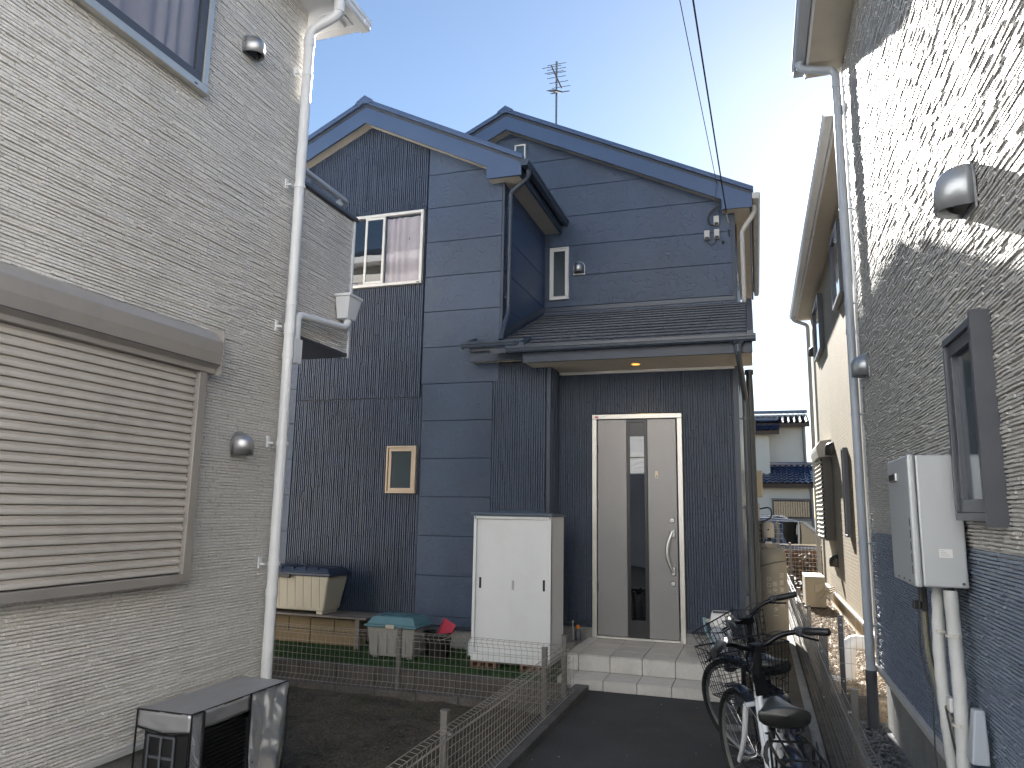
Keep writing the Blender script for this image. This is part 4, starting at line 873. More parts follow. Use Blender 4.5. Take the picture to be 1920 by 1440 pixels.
# bench
BN=thing('bench','low grey slatted bench along the navy wall','bench',(-4.9,7.3,.08))
for k in range(3): MB().box(-6.1,-3.875,7.09+k*.145,7.09+k*.145+.138,.385,.405).build('seat_board',M['wood_bench'],BN,bevel=.004)
for x in (-4.02,-5.2,-6.05):
    for y in (7.11,7.46): MB().box(x,x+.055,y,y+.04,.08,.385).build('leg',M['wood_bench'],BN,bevel=.003)
for (x0,x1,z1,lab) in ((-5.16,-4.63,.36,'brown carton under the bench with open end'),(-4.62,-4.05,.35,'brown carton under the bench beside its end leg'),(-5.6,-5.25,.33,'pale carton under the bench behind the downspout')):
    c=thing('carton',lab,'box',((x0+x1)/2,7.36,.085))
    MB().box(x0,x1,7.24,7.43,.086,z1).build('carton_body',M['carton'],c,bevel=.004); MB().box(x0+.01,x1-.01,7.232,7.2395,z1-.13,z1-.125).box((x0+x1)/2-.002,(x0+x1)/2+.002,7.233,7.2392,.2,z1-.01).build('flap_seam',M['black'],c)
# big storage box
BX=thing('storage_box','cream storage box with navy lid standing on the bench','storage box',(-4.85,7.3,.405))
def taper(mb,x0,x1,y0,y1,z0,x2,x3,y2,y3,z1): return mb.add([(x0,y0,z0),(x1,y0,z0),(x1,y1,z0),(x0,y1,z0),(x2,y2,z1),(x3,y2,z1),(x3,y3,z1),(x2,y3,z1)],[(0,3,2,1),(4,5,6,7),(0,1,5,4),(1,2,6,5),(2,3,7,6),(3,0,4,7)])
taper(MB(),-5.33,-4.41,7.13,7.46,.435,-5.37,-4.345,7.095,7.50,.805).build('box_body',M['box_cream'],BX,bevel=.018)
for k in range(9):
    x=-5.26+k*.1; MB().add([(x,7.126,.47),(x+.004,7.126,.47),(x+.004,7.094,.80),(x,7.094,.80),(x,7.14,.47),(x+.004,7.14,.47),(x+.004,7.108,.80),(x,7.108,.80)],[(0,1,2,3),(0,3,7,4),(1,5,6,2),(3,2,6,7)]).build('rib',M['carton'],BX)
for x in (-5.30,-4.50): MB().box(x,x+.075,7.135,7.44,.405,.437).build('foot',M['box_cream'],BX,bevel=.004)
ld=MB(); taper(ld,-5.40,-4.315,7.07,7.52,.80,-5.40,-4.315,7.07,7.52,.835); taper(ld,-5.39,-4.325,7.08,7.51,.8352,-5.33,-4.39,7.14,7.45,.885)
LD=ld.build('lid',M['box_navy'],BX,bevel=.012)
for k in range(6): MB().box(-5.25+k*.15,-5.243+k*.15,7.10,7.46,.862,.888).build('lid_rib',M['box_navy'],LD)
MB().box(-4.96,-4.80,7.052,7.075,.775,.815).build('latch',M['black'],BX,bevel=.004)
# teal lid box
TB=thing('storage_box','weathered grey storage box with teal lid on the turf','storage box',(-3.46,7.0,.08))
taper(MB(),-3.69,-3.23,6.85,7.16,.10,-3.72,-3.20,6.83,7.19,.385).build('box_body',M['box_grey'],TB,bevel=.014)
for k in range(4): MB().box(-3.60+k*.1,-3.597+k*.1,6.832,6.86,.13,.36).build('rib',M['box_grey'],TB)
for x in (-3.67,-3.30):
    for y in (6.87,7.09): MB().box(x,x+.06,y,y+.05,.08,.105).build('foot',M['box_grey'],TB)
tl=MB(); taper(tl,-3.745,-3.175,6.805,7.215,.375,-3.745,-3.175,6.805,7.215,.40); taper(tl,-3.725,-3.195,6.825,7.195,.4002,-3.68,-3.24,6.87,7.15,.475)
TL=tl.build('lid',M['teal'],TB,bevel=.010)
for k in range(5): MB().box(-3.64+k*.08,-3.60+k*.08,6.89,7.13,.475,.482).build('lid_rib',M['teal'],TL,bevel=.002)
MB().box(-3.50,-3.41,6.792,6.806,.37,.408).build('latch',M['box_cream'],TB,bevel=.004)
# bucket + dustpan, drain elbow, bottle
bk=thing('bucket','black plastic bucket on the turf beside the teal lidded box','bucket',(-3.06,7.08,.08))
MB().lathe([(.105,.082),(.108,.084),(.138,.315),(.148,.318),(.148,.332),(.136,.332),(.134,.318),(.104,.095),(.0001,.094)],24,(-3.06,7.08,0)).build('bucket_body',M['black'],bk,smooth='auto')
MB().tube([(-3.06+.15*math.cos(a),7.08-.14*math.sin(a)*.9,.315-.05*math.sin(a)) for a in [math.pi*i/12 for i in range(13)]],.004,6).build('bail',M['fence'],bk)
dpn=thing('dustpan','pink plastic dustpan sticking up out of the black bucket','dustpan',(-3.0,7.1,.3))
m_=MB(); m_.M=Matrix.Translation((-2.985,7.10,.33))@Matrix.Rotation(R(28),4,'Y')@Matrix.Rotation(R(12),4,'X')
m_.box(-.07,.07,-.006,.002,-.08,.12).box(-.07,-.064,-.035,-.006,-.08,.12).box(.064,.07,-.035,-.006,-.08,.12); m_.build('pan',M['pink'],dpn,bevel=.003)
m_=MB(); m_.M=Matrix.Translation((-2.985,7.10,.33))@Matrix.Rotation(R(28),4,'Y')@Matrix.Rotation(R(12),4,'X'); m_.box(-.018,.018,-.012,.004,-.2,-.08); m_.build('pan_handle',M['pink'],dpn,bevel=.003)
tag(MB().tube(round_path([(-2.80,7.30,.07),(-2.80,7.30,.235),(-2.72,7.56,.235),(-2.72,7.64,.235)],.05),.027,12).build('drain_elbow',M['pvc_white'],smooth=True),'white plastic drain elbow rising from the turf beside the cabinet','drain pipe')
bo=thing('spray_bottle','small dark bottle with orange cap on the porch tiles','bottle',(-1.79,7.72,.236))
MB().lathe([(.0001,.237),(.030,.237),(.032,.245),(.032,.315),(.022,.335),(.014,.345),(.014,.355)],14,(-1.79,7.72,0)).build('bottle_body',M['alu_dark'],bo,smooth='auto')
MB().lathe([(.018,.352),(.018,.385),(.0001,.387)],12,(-1.79,7.72,0)).build('cap',M['orange'],bo)
MB().tube([(-1.845,7.74,.237),(-1.85,7.74,.40)],.006,6).lathe([(.0001,.40),(.011,.405),(.011,.425),(.0001,.428)],8,(-1.85,7.74,0)).build('stick',M['boxgrey'],bo)
# tap box with hose on porch
TX=thing('hose_box','grey plastic hose box with blue hose at the porch edge','hose box',(-.33,7.3,.24))
taper(MB(),-.455,-.265,7.33,7.50,.237,-.452,-.268,7.33,7.50,.50).build('lower_case',M['pvc_grey'],TX,bevel=.008)
taper(MB(),-.462,-.258,7.32,7.51,.501,-.445,-.275,7.35,7.48,.64).build('upper_case',M['white'],TX,bevel=.02)
MB().box(-.43,-.29,7.34,7.36,.630,.646).build('top_grip',M['alu_dark'],TX)
MB().box(-.505,-.46,7.40,7.43,.535,.565).box(-.52,-.50,7.395,7.435,.525,.575).build('tap',M['boxgrey'],TX,bevel=.004)
MB().tube(round_path([(-.515,7.385,.575),(-.50,7.31,.47),(-.415,7.27,.38),(-.40,7.27,.31)],.06),.011,8).tube([(-.40,7.27,.345),(-.40,7.27,.29)],.016,8).build('hose',M['hose'],TX,smooth='auto')
MB().box(-.30,-.18,7.12,7.26,.237,.40).build('black_case',M['ac_grey'],TX,bevel=.008)
tag(MB().lathe([(.0001,.012),(.085,.012),(.095,.008),(.095,.002)],28,(-.22,5.93,0)).build('manhole_cover',M['kerb']),'small round patterned manhole cover set in the asphalt driveway','manhole')
mhp=MB()
for i in range(-5,6):
    for j in range(-5,6):
        x,y=i*.015,j*.015
        if x*x+y*y<.0062: mhp.box(-.22+x-.004,-.22+x+.004,5.93+y-.004,5.93+y+.004,.012,.015)
mho=bpy.data.objects['manhole_cover']; q=mhp.build('stud_pattern',M['concrete'],None); q.parent=mho; q['kind']='stuff'
# ------------------------------------------------------------------ covered air conditioner
AC=thing('covered_air_conditioner','outdoor air conditioner wrapped in a wrinkled silver foil cover','air conditioner',(-2.85,3.6,-.12))
ax0,ax1,ay0,ay1,az0,az1=-3.03,-2.70,3.215,4.02,-.05,.51
MB().box(ax0+.03,ax1-.03,ay0+.03,ay1-.03,az0,az1-.012).build('casing',M['ac_grey'],AC,bevel=.01)
for y in (ay0+.12,ay1-.2): MB().box(ax0-.02,ax1+.02,y,y+.09,-.13,az0+.002).build('foot',M['pvc_dark'],AC)
def foil(fn,nu,nv,nm,solid=.003): return MB().grid(fn,nu,nv).build(nm,M['foil_top' if nm in ('cover_top','cover_end','cover_lip') else 'foil'],AC,smooth=True,solid=solid)
from mathutils import noise as _n
wr=lambda a,b,s,k:k*(_n.noise(Vector((a*5,b*7,s)))+.5*_n.noise(Vector((a*13,b*17,s+3))))
foil(lambda a,b:(ax0+(ax1-ax0)*a,ay0+(ay1-ay0)*b,az1+wr(a,b,1,.004)-.006*math.sin(math.pi*a)*math.sin(math.pi*b)),16,30,'cover_top')
foil(lambda a,b:(ax0+(ax1-ax0)*a,ay0+wr(a,b,2,.006),az1-.085*b-.02*b*math.sin(a*3.14)),14,5,'cover_end')
foil(lambda a,b:(ax1+wr(a,b,4,.008)+.012*b,ay0+.085*a,az1-.62*b),5,24,'cover_strip')
foil(lambda a,b:(ax1+.002+wr(a,b,5,.006),ay0+.09+.36*a,az1-.085*b),16,5,'cover_lip')
foil(lambda a,b:(ax1+.004+wr(a,b,6,.012)+.03*math.sin(a*9+b*2)*b,ay0+.455+(ay1-ay0-.455)*a-.06*b*b*a,az1-.60*b),22,30,'cover_skirt')
foil(lambda a,b:(ax1+(ax0-ax1)*a,ay1+wr(a,b,8,.008)-.05*b*b,az1-.6*b),10,20,'cover_far_end')
PA=lambda u,v,w_:(ax1-.03+w_,u,v)
pbox(MB(),PA,ay0+.09,ay0+.455,az0,az1-.08,.0005,.012).build('fan_grille',M['mesh_dark'],AC)
for k in range(22): MB().tube([PA(ay0+.092,az0+.02+k*.021,.022),PA(ay0+.452,az0+.02+k*.021,.022)],.0035,4).build('grille_bar',M['blackmetal'],AC)
pbox(MB(),lambda u,v,w_:(u,ay0+.03-w_,v),ax0+.03,ax1-.03,az0,az1-.1,.0005,.004).build('coil_guard',M['mesh_dark'],AC)
for k in range(5): MB().box(ax0+.06,ax1-.11,ay0+.018,ay0+.026,az0+.03+k*.1,az0+.042+k*.1).build('guard_bar',M['ac_grey'],AC)
for k in range(3): MB().box(ax0+.06+k*.08,ax0+.072+k*.08,ay0+.012,ay0+.0175,az0,az1-.12).build('guard_bar',M['ac_grey'],AC)
pip=[[(ax0,ay0,az1),(ax1,ay0,az1),(ax1,ay1,az1)],[(ax0,ay0-.003,az1),(ax0,ay0-.004,az0)],[(ax1+.004,ay0,az1),(ax1+.01,ay0,-.1)],[(ax1+.008,ay0+.087,az1),(ax1+.012,ay0+.09,-.1)],[(ax1+.008,ay0+.455,az1),(ax1+.012,ay0+.45,.1),(ax1+.02,ay0+.40,-.1)],[(ax1+.004,ay1,az1),(ax1+.02,ay1-.02,.2),(ax1+.015,ay1-.06,-.09)],[(ax0,ay0-.006,az1-.08),((ax0+ax1)/2,ay0-.006,az1-.10),(ax1,ay0-.006,az1-.085)]]
for p in pip: MB().tube(p,.005,5).build('black_piping',M['black'],AC)
# cream air conditioner by far house
A2=thing('air_conditioner','cream outdoor air conditioner on the sunlit gravel','air conditioner',(.8,13,.1))
MB().box(.65,.94,12.6,13.4,.145,.60).build('casing',M['ac_cream'],A2,bevel=.012)
MB().box(.63,.96,12.7,12.78,.10,.146).box(.63,.96,13.2,13.28,.10,.146).build('foot',M['pvc_dark'],A2)
MB().box(.78,.88,12.588,12.6,.20,.50).build('valve_cover',M['ac_cream'],A2,bevel=.006); MB().box(.76,.86,12.592,12.6,.545,.565).build('grip',M['boxgrey'],A2)
for k in range(3): MB().tube(round_path([(.82,12.58,.27+k*.035),(.90,12.57,.33+k*.035),(1.02,12.6,.38+k*.03),(1.07,12.62,.40+k*.03)],.05),.014,6).build('pipe',M['ac_cream'],A2)
# white drain cap pipes in gravel
tag(MB().tube(round_path([(.86,7.55,.42),(.72,7.5,.43),(.70,7.48,.10)],.1),.062,14).build('exhaust_elbow',M['pvc_white'],smooth=True),'fat white plastic elbow pipe bending down into the gravel','pipe')
tag(MB().lathe([(.06,.10),(.06,.132),(.055,.138),(.0001,.138)],20,(.60,7.42,0)).build('inspection_cap',M['pvc_white']),'round white inspection cap in the sunlit gravel','drain cap')
# ------------------------------------------------------------------ water heater
WH=thing('water_heater','grey wall mounted gas water heater on the white house','water heater',(.74,3.85,1.25))
hx0,hx1,hy0,hy1,hz0,hz1=.617,.818,3.585,4.10,1.252,1.805
MB().box(hx0+.032,hx1,hy0,hy1,hz0,hz1).build('case',M['heater'],WH,bevel=.008)
fc=MB(); taper(fc,hx0,hx0+.03,hy0-.004,hy1+.004,hz0-.003,hx0,hx0+.03,hy0-.004,hy1+.004,hz1+.003); FC=fc.build('front_panel',M['heater'],WH,bevel=.01)
MB().box(hx0-.012,hx0+.001,hy0+.24,hy0+.42,hz1-.105,hz1-.065).build('exhaust_port',M['steel'],FC,bevel=.004); MB().box(hx0-.014,hx0-.011,hy0+.26,hy0+.40,hz1-.098,hz1-.072).build('exhaust_slot',M['black'],FC)
for k in range(5): MB().box(hx0-.0012,hx0+.001,hy0+.022,hy0+.034,hz0+.05+k*.05,hz0+.085+k*.05).build('vent_slot',M['black'],FC)
for k in range(3): MB().box(hx0-.0012,hx0+.001,hy0+.1+k*.13,hy0+.125+k*.13,hz0+.012,hz0+.02).build('vent_slot',M['black'],FC)
MB().box(.715,.765,hy0-.0012,hy0+.001,1.375,1.41).build('label_sticker',M['white'],WH)
for k in range(4): MB().box(.719,.755-.006*k,hy0-.0018,hy0-.0011,1.381+k*.007,1.3835+k*.007).build('print_line',M['boxgrey'],WH)
MB().lathe([(.0001,hy0-.004),(.006,hy0-.003),(.007,hy0)],8,(.798,0,1.27),'y').build('screw',M['alu_dark'],WH)
MB().box(.80,.835,hy0+.04,hy0+.10,hz1+.001,hz1+.03).build('mount_bracket',M['steel'],WH)
for (px,py,r_,m,e) in ((.755,3.63,.026,'wrap',.01),(.735,3.76,.024,'wrap',-.02)):
    w_=MB(); pth=[];
    for i in range(26):
        z=1.24-1.3*i/25; pth.append((px+e*math.sin(i*.25)*.6,py+.006*math.sin(i*.4),z))
    po=w_.tube(pth,[r_+(.0022 if i%2 else 0) for i in range(26)],12).build('insulated_pipe',M[m],WH,smooth='auto')
    MB().tube([(px,py,1.253),(px,py,1.22)],.014,8).build('union_nut',M['black'],po)
    for z in (1.05,.7,.33): MB().tube([(px,py,z),(px,py,z+.012)],r_+.006,10).build('tape_band',M['boxgrey'],po)
MB().tube(round_path([(.70,3.90,1.25),(.70,3.90,.95),(.715,3.80,.78),(.735,3.72,.74)],.08),.012,8).tube(round_path([(.715,3.95,1.25),(.712,3.93,.95),(.72,3.82,.75)],.08),.010,8).build('flexible_pipe',M['olive'],WH,smooth=True)
MB().box(.655,.69,3.88,3.92,1.13,1.165).box(.69,.715,3.885,3.915,1.12,1.25).build('gas_valve',M['black'],WH,bevel=.004)
MB().tube(round_path([(.68,3.85,1.25),(.66,3.82,1.05),(.665,3.83,.92),(.69,3.80,.80)],.06),.004,5).tube(round_path([(.69,3.78,.80),(.67,3.72,.55),(.69,3.65,.36),(.735,3.60,.40)],.08),.0035,5).tube(round_path([(.72,3.70,.75),(.745,3.60,.45),(.70,3.52,.2),(.76,3.45,.02)],.08),.0045,5).build('loose_wire',M['cable'],WH,smooth=True)
MB().box(.725,.745,3.66,3.71,.745,.80).build('clamp',M['white'],WH,bevel=.003)
MBX=thing('meter_box','small grey cable box with two conduits low on the grey siding','cable box',(.79,3.62,.2))
taper(MB(),.75,.815,3.47,3.56,.60,.775,.815,3.49,3.54,.80).build('cover',M['pvc_grey'],MBX,bevel=.008)
for y in (3.49,3.535): MB().tube([(.775,y,.56),(.77,y,-.05)],.016,8).build('conduit',M['pvc_grey'],MBX,smooth=True)
# ------------------------------------------------------------------ gas cylinder
GS=thing('gas_cylinder','tall grey gas cylinder with white lettering chained beside the navy house','gas cylinder',(.13,10.2,0))
GX,GY=.135,10.2
MB().lathe([(.0001,.0),(.15,.0),(.15,.05),(.165,.06),(.183,.12),(.184,.98),(.178,1.04),(.15,1.09),(.10,1.115),(.06,1.12)],32,(GX,GY,0)).build('shell',M['gas'],GS,smooth='auto')
MB().tube([(GX+.186*math.cos(a),GY+.186*math.sin(a),1.0) for a in [2*math.pi*i/40 for i in range(40)]],.003,4,closed=True).build('weld_seam',M['gas'],GS)
MB().lathe([(.10,1.11),(.10,1.17),(.095,1.17),(.095,1.11)],20,(GX-.03,GY,0)).build('neck_ring',M['gas'],GS)
MB().tube(round_path([(GX+.06,GY-.08,1.11),(GX+.07,GY-.09,1.15),(GX+.14,GY-.04,1.13),(GX+.15,GY,1.08)],.02),.007,6).tube(round_path([(GX-.13,GY-.09,1.08),(GX-.12,GY-.09,1.14),(GX-.05,GY-.1,1.14),(GX-.04,GY-.1,1.11)],.02),.007,6).build('lift_handle',M['gas'],GS)
MB().box(GX-.06,GX+.02,GY-.02,GY+.02,1.12,1.19).tube([(GX-.02,GY,1.16),(GX+.10,GY,1.17)],.012,8).build('valve',M['steel'],GS)
MB().tube([(GX+.19*math.cos(a),GY+.19*math.sin(a),.90-.06*math.cos(a-2.6)) for a in [2*math.pi*i/40 for i in range(40)]],.006,5,closed=True).build('chain',M['alu_dark'],GS)
def gtext(s,ang,z,size):
    for i,ch in enumerate(s):
        a=R(ang); q=Vector((math.cos(a),math.sin(a),0)); p=Vector((GX,GY,z-i*size*1.22))+q*.1845
        t=Vector((-q.y,q.x,0)); mt=Matrix(((t.x,0,q.x,p.x),(t.y,0,q.y,p.y),(0,1,0,p.z),(0,0,0,1)))
        text_mesh('lettering',ch,size,mt,M['gas_text'],GS,.0008)
gtext('河原実業所',-52,.78,.07); gtext('圏央センター',-80,.68,.062); gtext('ロロヨユー',-102,.74,.062)
G2=thing('gas_regulator','grey gas regulator and meter fixed above the cylinder','regulator',(-.05,10.4,1.3))
MB().lathe([(.07,1.24),(.075,1.25),(.075,1.40),(.05,1.44),(.0001,1.445)],16,(GX-.02,GY+.05,0)).build('regulator_body',M['boxgrey'],G2,smooth='auto')
MB().lathe([(.0001,-.077),(.012,-.076),(.012,-.07)],10,(GX-.02,GY+.05,1.34),'y').build('port',M['black'],G2)
MB().box(-.15,.02,10.3,10.5,1.45,1.68).build('gas_meter',M['boxgrey'],G2,bevel=.02)
MB().tube(round_path([(GX-.02,GY+.05,1.24),(GX+.02,GY,1.20),(GX-.08,GY,1.18)],.03),.014,8).tube(round_path([(.02,10.4,1.6),(.16,10.3,1.63),(.17,10.25,1.48),(-.02,10.2,1.42)],.08),.010,8).build('gas_hose',M['cable'],G2,smooth=True)
MB().box(-.15,.07,10.32,10.46,1.75,2.1).build('wall_meter',M['ac_cream'],G2,bevel=.02)
# ------------------------------------------------------------------ antenna, cables
AN=thing('tv_antenna','tall television antenna mast on the roof ridge of the navy house','antenna',(-3.1,12.0,7.0))
AY=11.6; AXm=-3.10; Z0,Z1=6.95,9.35
MB().tube([(AXm,AY,Z0),(AXm,AY,Z1)],.017,8).build('mast',M['antenna'],AN)
bm1=MB().tube([(AXm,AY-.35,Z1-.30),(AXm,AY+.35,Z1-.30)],.012,6)
bm1.build('boom',M['antenna'],AN)
for k in range(5): MB().tube([(AXm-.17,AY-.32+k*.16,Z1-.30),(AXm+.17,AY-.32+k*.16,Z1-.30)],.006,5).build('element',M['antenna'],AN)
for z in (Z1-.05,Z1-.14,Z1-.22): MB().tube([(AXm-.17,AY,z),(AXm+.17,AY,z)],.006,5).build('element',M['antenna'],AN)
b2=[(AXm,AY+.30,Z1-.42),(AXm+.10,AY-.75,Z1-1.0)]
MB().tube(b2,.012,6).build('boom',M['antenna'],AN)
for k in range(16):
    t=k/15; p=Vector(b2[0]).lerp(Vector(b2[1]),t); w_=.17 if k<3 else .07
    MB().tube([(p.x-w_,p.y,p.z),(p.x+w_,p.y,p.z)],.005,4).build('element',M['antenna'],AN)
for dx,dy in ((-.55,-.6),(.55,-.6),(-.5,.6),(.5,.6)): MB().tube([(AXm,AY,Z1-1.15),(AXm+dx,AY+dy,6.80)],.0025,4).build('guy_wire',M['cable_grey'],AN)
def cable(name,label,a,b,sag,r,m,n=24,twist=0):
    A,B=Vector(a),Vector(b); pts=[]
    for i in range(n+1):
        t=i/n; p=A.lerp(B,t); p.z-=sag*4*t*(1-t); pts.append(tuple(p))
    o=MB().tube(pts,r,6).build(name,m,smooth=True); tag(o,label,'cable'); 
    return o
# far ends hang from a utility pole beyond the road
UP=thing('utility_pole','grey concrete utility pole across the road carrying the service cables','utility pole',(-.85,-5.3,0))
MB().tube([(-.85,-5.3,-.1),(-.85,-5.3,8.6)],[.14,.10],14).build('pole_shaft',M['concrete'],UP,smooth='auto')
MB().box(-1.6,-.1,-5.35,-5.25,8.0,8.1).build('cross_arm',M['steel'],UP)
cable('service_cable','thick black twisted power cable running from the navy house to the pole',(-.245,9.20,5.26),(-.70,-5.3,7.30),.12,.0085,M['cable'],40)
cable('telephone_cable','thin grey cable running from the navy gable to the pole',(-.345,9.11,5.60),(-1.02,-5.3,7.52),.10,.0045,M['cable_grey'],40)
hk=thing('cable_anchor','small steel anchor and drip loop holding the cables on the navy gable','anchor',(-.25,9.25,5.2))
MB().tube([(-.245,9.20,5.26),(-.225,9.29,5.10)],.006,6).tube([(-.235,9.24,5.20),(-.22,9.29,5.15)],.010,6).build('clevis',M['steel'],hk)
MB().tube([(-.345,9.11,5.60),(-.37,9.10,5.45),(-.36,9.15,5.36),(-.34,9.28,5.33),(-.37,9.285,5.2)],.004,5).build('drip_loop',M['cable_grey'],hk,smooth=True)
# ------------------------------------------------------------------ bicycles
def bicycle(label,loc,rz,steer,fm,fork_m,fender_m,lean=0.,rack=True,group='bicycles on the driveway'):
    t=thing('bicycle',label,'bicycle',loc,group,local=True); t.rotation_euler=(0,lean,rz)
    Rw=.335; WB=1.10
    a0=Vector((0,.905,.60)); a1=Vector((0,.79,.90)); axd=(a1-a0).normalized()
    S=Matrix.Translation(a0)@Matrix.Rotation(steer,4,axd)@Matrix.Translation(-a0)
    I=Matrix.Identity(4)
    def mk(mtx): b=MB(); b.M=mtx; return b
    def wheel(cy_,mtx,fd):
        c=Vector((0,cy_,Rw)); n=40
        ring=lambda r_,x=0:[(x,c.y+r_*math.cos(2*math.pi*k/n),c.z+r_*math.sin(2*math.pi*k/n)) for k in range(n)]
        wo=mk(mtx).tube(ring(Rw-.018),.018,8,closed=True).build('wheel',M['tyre'],t,smooth=True)
        mk(mtx).tube(ring(Rw-.042),.010,6,closed=True).build('rim',M['steel'],wo,smooth=True)
        mk(mtx).tube([(-.045,c.y,c.z),(.045,c.y,c.z)],.018,8).tube([(-.075,c.y,c.z),(.075,c.y,c.z)],.007,6).build('hub',M['chrome'],wo)
        sp_=mk(mtx)
        for k in range(28):
            a=2*math.pi*k/28; b=a+(.35 if k%2 else -.35); s=.03 if k%4<2 else -.03
            sp_.tube([(s,c.y+.018*math.cos(b),c.z+.018*math.sin(b)),(0,c.y+(Rw-.045)*math.cos(a),c.z+(Rw-.045)*math.sin(a))],.0011,3)
        so_=sp_.build('spokes',M['chrome'],wo,fix=False); so_['kind']='stuff'
        r_=Rw+.012
        def fend(a,b):
            th=R(fd[0]+(fd[1]-fd[0])*a); x=-.03+.06*b; rr=r_+.012*math.cos((b-.5)*math.pi)
            return (x,c.y+rr*math.cos(th),c.z+rr*math.sin(th))
        mk(mtx).grid(fend,24,6).build('mudguard',fender_m,wo,smooth=True,solid=.002)
        mk(mtx).tube([(.05,c.y,c.z),(.035,c.y+r_*math.cos(R(fd[1])),c.z+r_*math.sin(R(fd[1])))],.003,4).tube([(-.05,c.y,c.z),(-.035,c.y+r_*math.cos(R(fd[1])),c.z+r_*math.sin(R(fd[1])))],.003,4).build('mudguard_stay',M['blackmetal'],wo)
        return wo
    wheel(0,I,(65,215)); wheel(WB,S,(60,185))
    BB=(0,.44,.27)
    f=mk(I)
    f.tube([(0,.885,.655),(0,.845,.76)],.021,12)
    f.tube(round_path([(0,.875,.68),(0,.70,.46),(0,.48,.30),BB],.2),.021,12)
    f.tube([BB,(0,.285,.70)],.016,10)
    f.tube(round_path([(0,.865,.715),(0,.66,.52),(0,.36,.47)],.2),.014,10)
    for s in (-1,1):
        f.tube([(s*.02,.42,.27),(s*.06,.25,.30),(s*.068,0,Rw)],.010,8); f.tube([(s*.015,.30,.64),(s*.05,.22,.58),(s*.068,0,Rw)],.009,8)
    f.tube([(-.04,BB[1],BB[2]),(.04,BB[1],BB[2])],.022,12)
    fo=f.build('frame',fm,t,smooth='auto')
    k=mk(S)
    k.tube([(-.06,.905,.64),(.06,.905,.64)],.012,8)
    for s in (-1,1): k.tube(round_path([(s*.055,.91,.64),(s*.06,.985,.47),(s*.062,WB,Rw)],.2),[.0145,.0145,.014,.0135,.013,.012,.011],8)
    k.build('fork',fork_m,t,smooth='auto')
    # stem, bars
    h=mk(S); h.tube([tuple(a0+axd*.10),tuple(a0+axd*.36)],.0165,10); st=h.build('stem',M['black'],t,smooth='auto')
    top=a0+axd*.335; y,z=top.y,top.z
    bp=[(-.28,y-.16,z+.05),(-.20,y-.055,z+.055),(-.12,y+.01,z+.04),(-.05,y+.03,z),(.05,y+.03,z),(.12,y+.01,z+.04),(.20,y-.055,z+.055),(.28,y-.16,z+.05)]
    mk(S).tube(round_path(bp,.07),.0125,10).box(-.022,.022,y-.02,y+.05,z-.02,z+.02).build('handlebar',M['blackmetal'],st,smooth='auto')
    for s in (-1,1):
        d=(Vector((s*.28,y-.16,z+.05))-Vector((s*.20,y-.055,z+.055))).normalized(); p=Vector((s*.28,y-.16,z+.05))
        g=mk(S).tube([tuple(p-d*.11),tuple(p-d*.1),tuple(p+d*.005),tuple(p+d*.01)],[.015,.0185,.0175,.014],12).build('grip',M['black'],st,smooth='auto')
        mk(S).tube([tuple(p-d*.145),tuple(p-d*.115)],.021,10).box(p.x-d.x*.13-.02,p.x-d.x*.13+.02,p.y-d.y*.13-.02,p.y-d.y*.13+.02,p.z-.012,p.z+.022).build('shifter',M['alu_dark'],st,bevel=.004)
        q=p-d*.135+Vector((0,.03,-.02)); mk(S).tube([tuple(q),tuple(q+Vector((s*.02,.03,-.01))),tuple(q+d*.11+Vector((s*.01,.035,-.03)))],.006,6).build('brake_lever',M['blackmetal'],st)
        mk(S).tube(round_path([tuple(q),tuple(q+Vector((-s*.05,.10,.02))),(s*.03,y+.12,z+.0),(0,y+.06,z-.18)],.06),.003,5).build('brake_cable',M['cable'],st,smooth=True)
    mk(S).lathe([(.0001,z+.075),(.020,z+.07),(.028,z+.055),(.028,z+.045)],14,(-.15,y-.01,.012)).build('bell',M['chrome'],st,smooth='auto')
    # basket
    bb=mk(S); y0,y1,x0,x1,z0,z1=y+.05,y+.31,-.19,.19,z-.24,z-.005
    px=lambda u,zf:u*(.78+.22*zf); py=lambda v,zf:(y0+y1)/2+((v-(y0+y1)/2))*(.80+.2*zf)
    zz=lambda zf:z0+(z1-z0)*zf
    def loop(zf,r_): bb.tube([(px(x0,zf),py(y0,zf),zz(zf)),(px(x1,zf),py(y0,zf),zz(zf)),(px(x1,zf),py(y1,zf),zz(zf)),(px(x0,zf),py(y1,zf),zz(zf))],r_,5,closed=True)
    loop(1,.0045); loop(0,.003)
    for q in range(1,6): loop(q/6,.0016)
    for i in range(11):
        u=x0+(x1-x0)*i/10
        for v in (y0,y1): bb.tube([(px(u,0),py(v,0),z0),(px(u,1),py(v,1),z1)],.0017,4)
        bb.tube([(px(u,0),py(y0,0),z0),(px(u,0),py(y1,0),z0)],.0017,4)
    for i in range(8):
        v=y0+(y1-y0)*i/7
        for u in (x0,x1): bb.tube([(px(u,0),py(v,0),z0),(px(u,1),py(v,1),z1)],.0017,4)
        bb.tube([(px(x0,0),py(v,0),z0),(px(x1,0),py(v,0),z0)],.0017,4)
    bo_=bb.build('basket',M['blackmetal'],st,fix=False)
    mk(S).box(-.03,.03,y0-.012,y0-.004,z0+.02,z0+.12).tube([(.0,y0+.12,z0-.01),(.0,WB*.5+y0*.5,z0-.06),(.05,WB,Rw)],.004,5).build('basket_bracket',M['blackmetal'],bo_)
    mk(S).lathe([(.0001,y1+.02),(.03,y1+.015),(.03,y1-.03),(.012,y1-.06)],12,(.0,0,z0-.06),'y').build('headlamp',M['alu_dark'],st,smooth='auto')
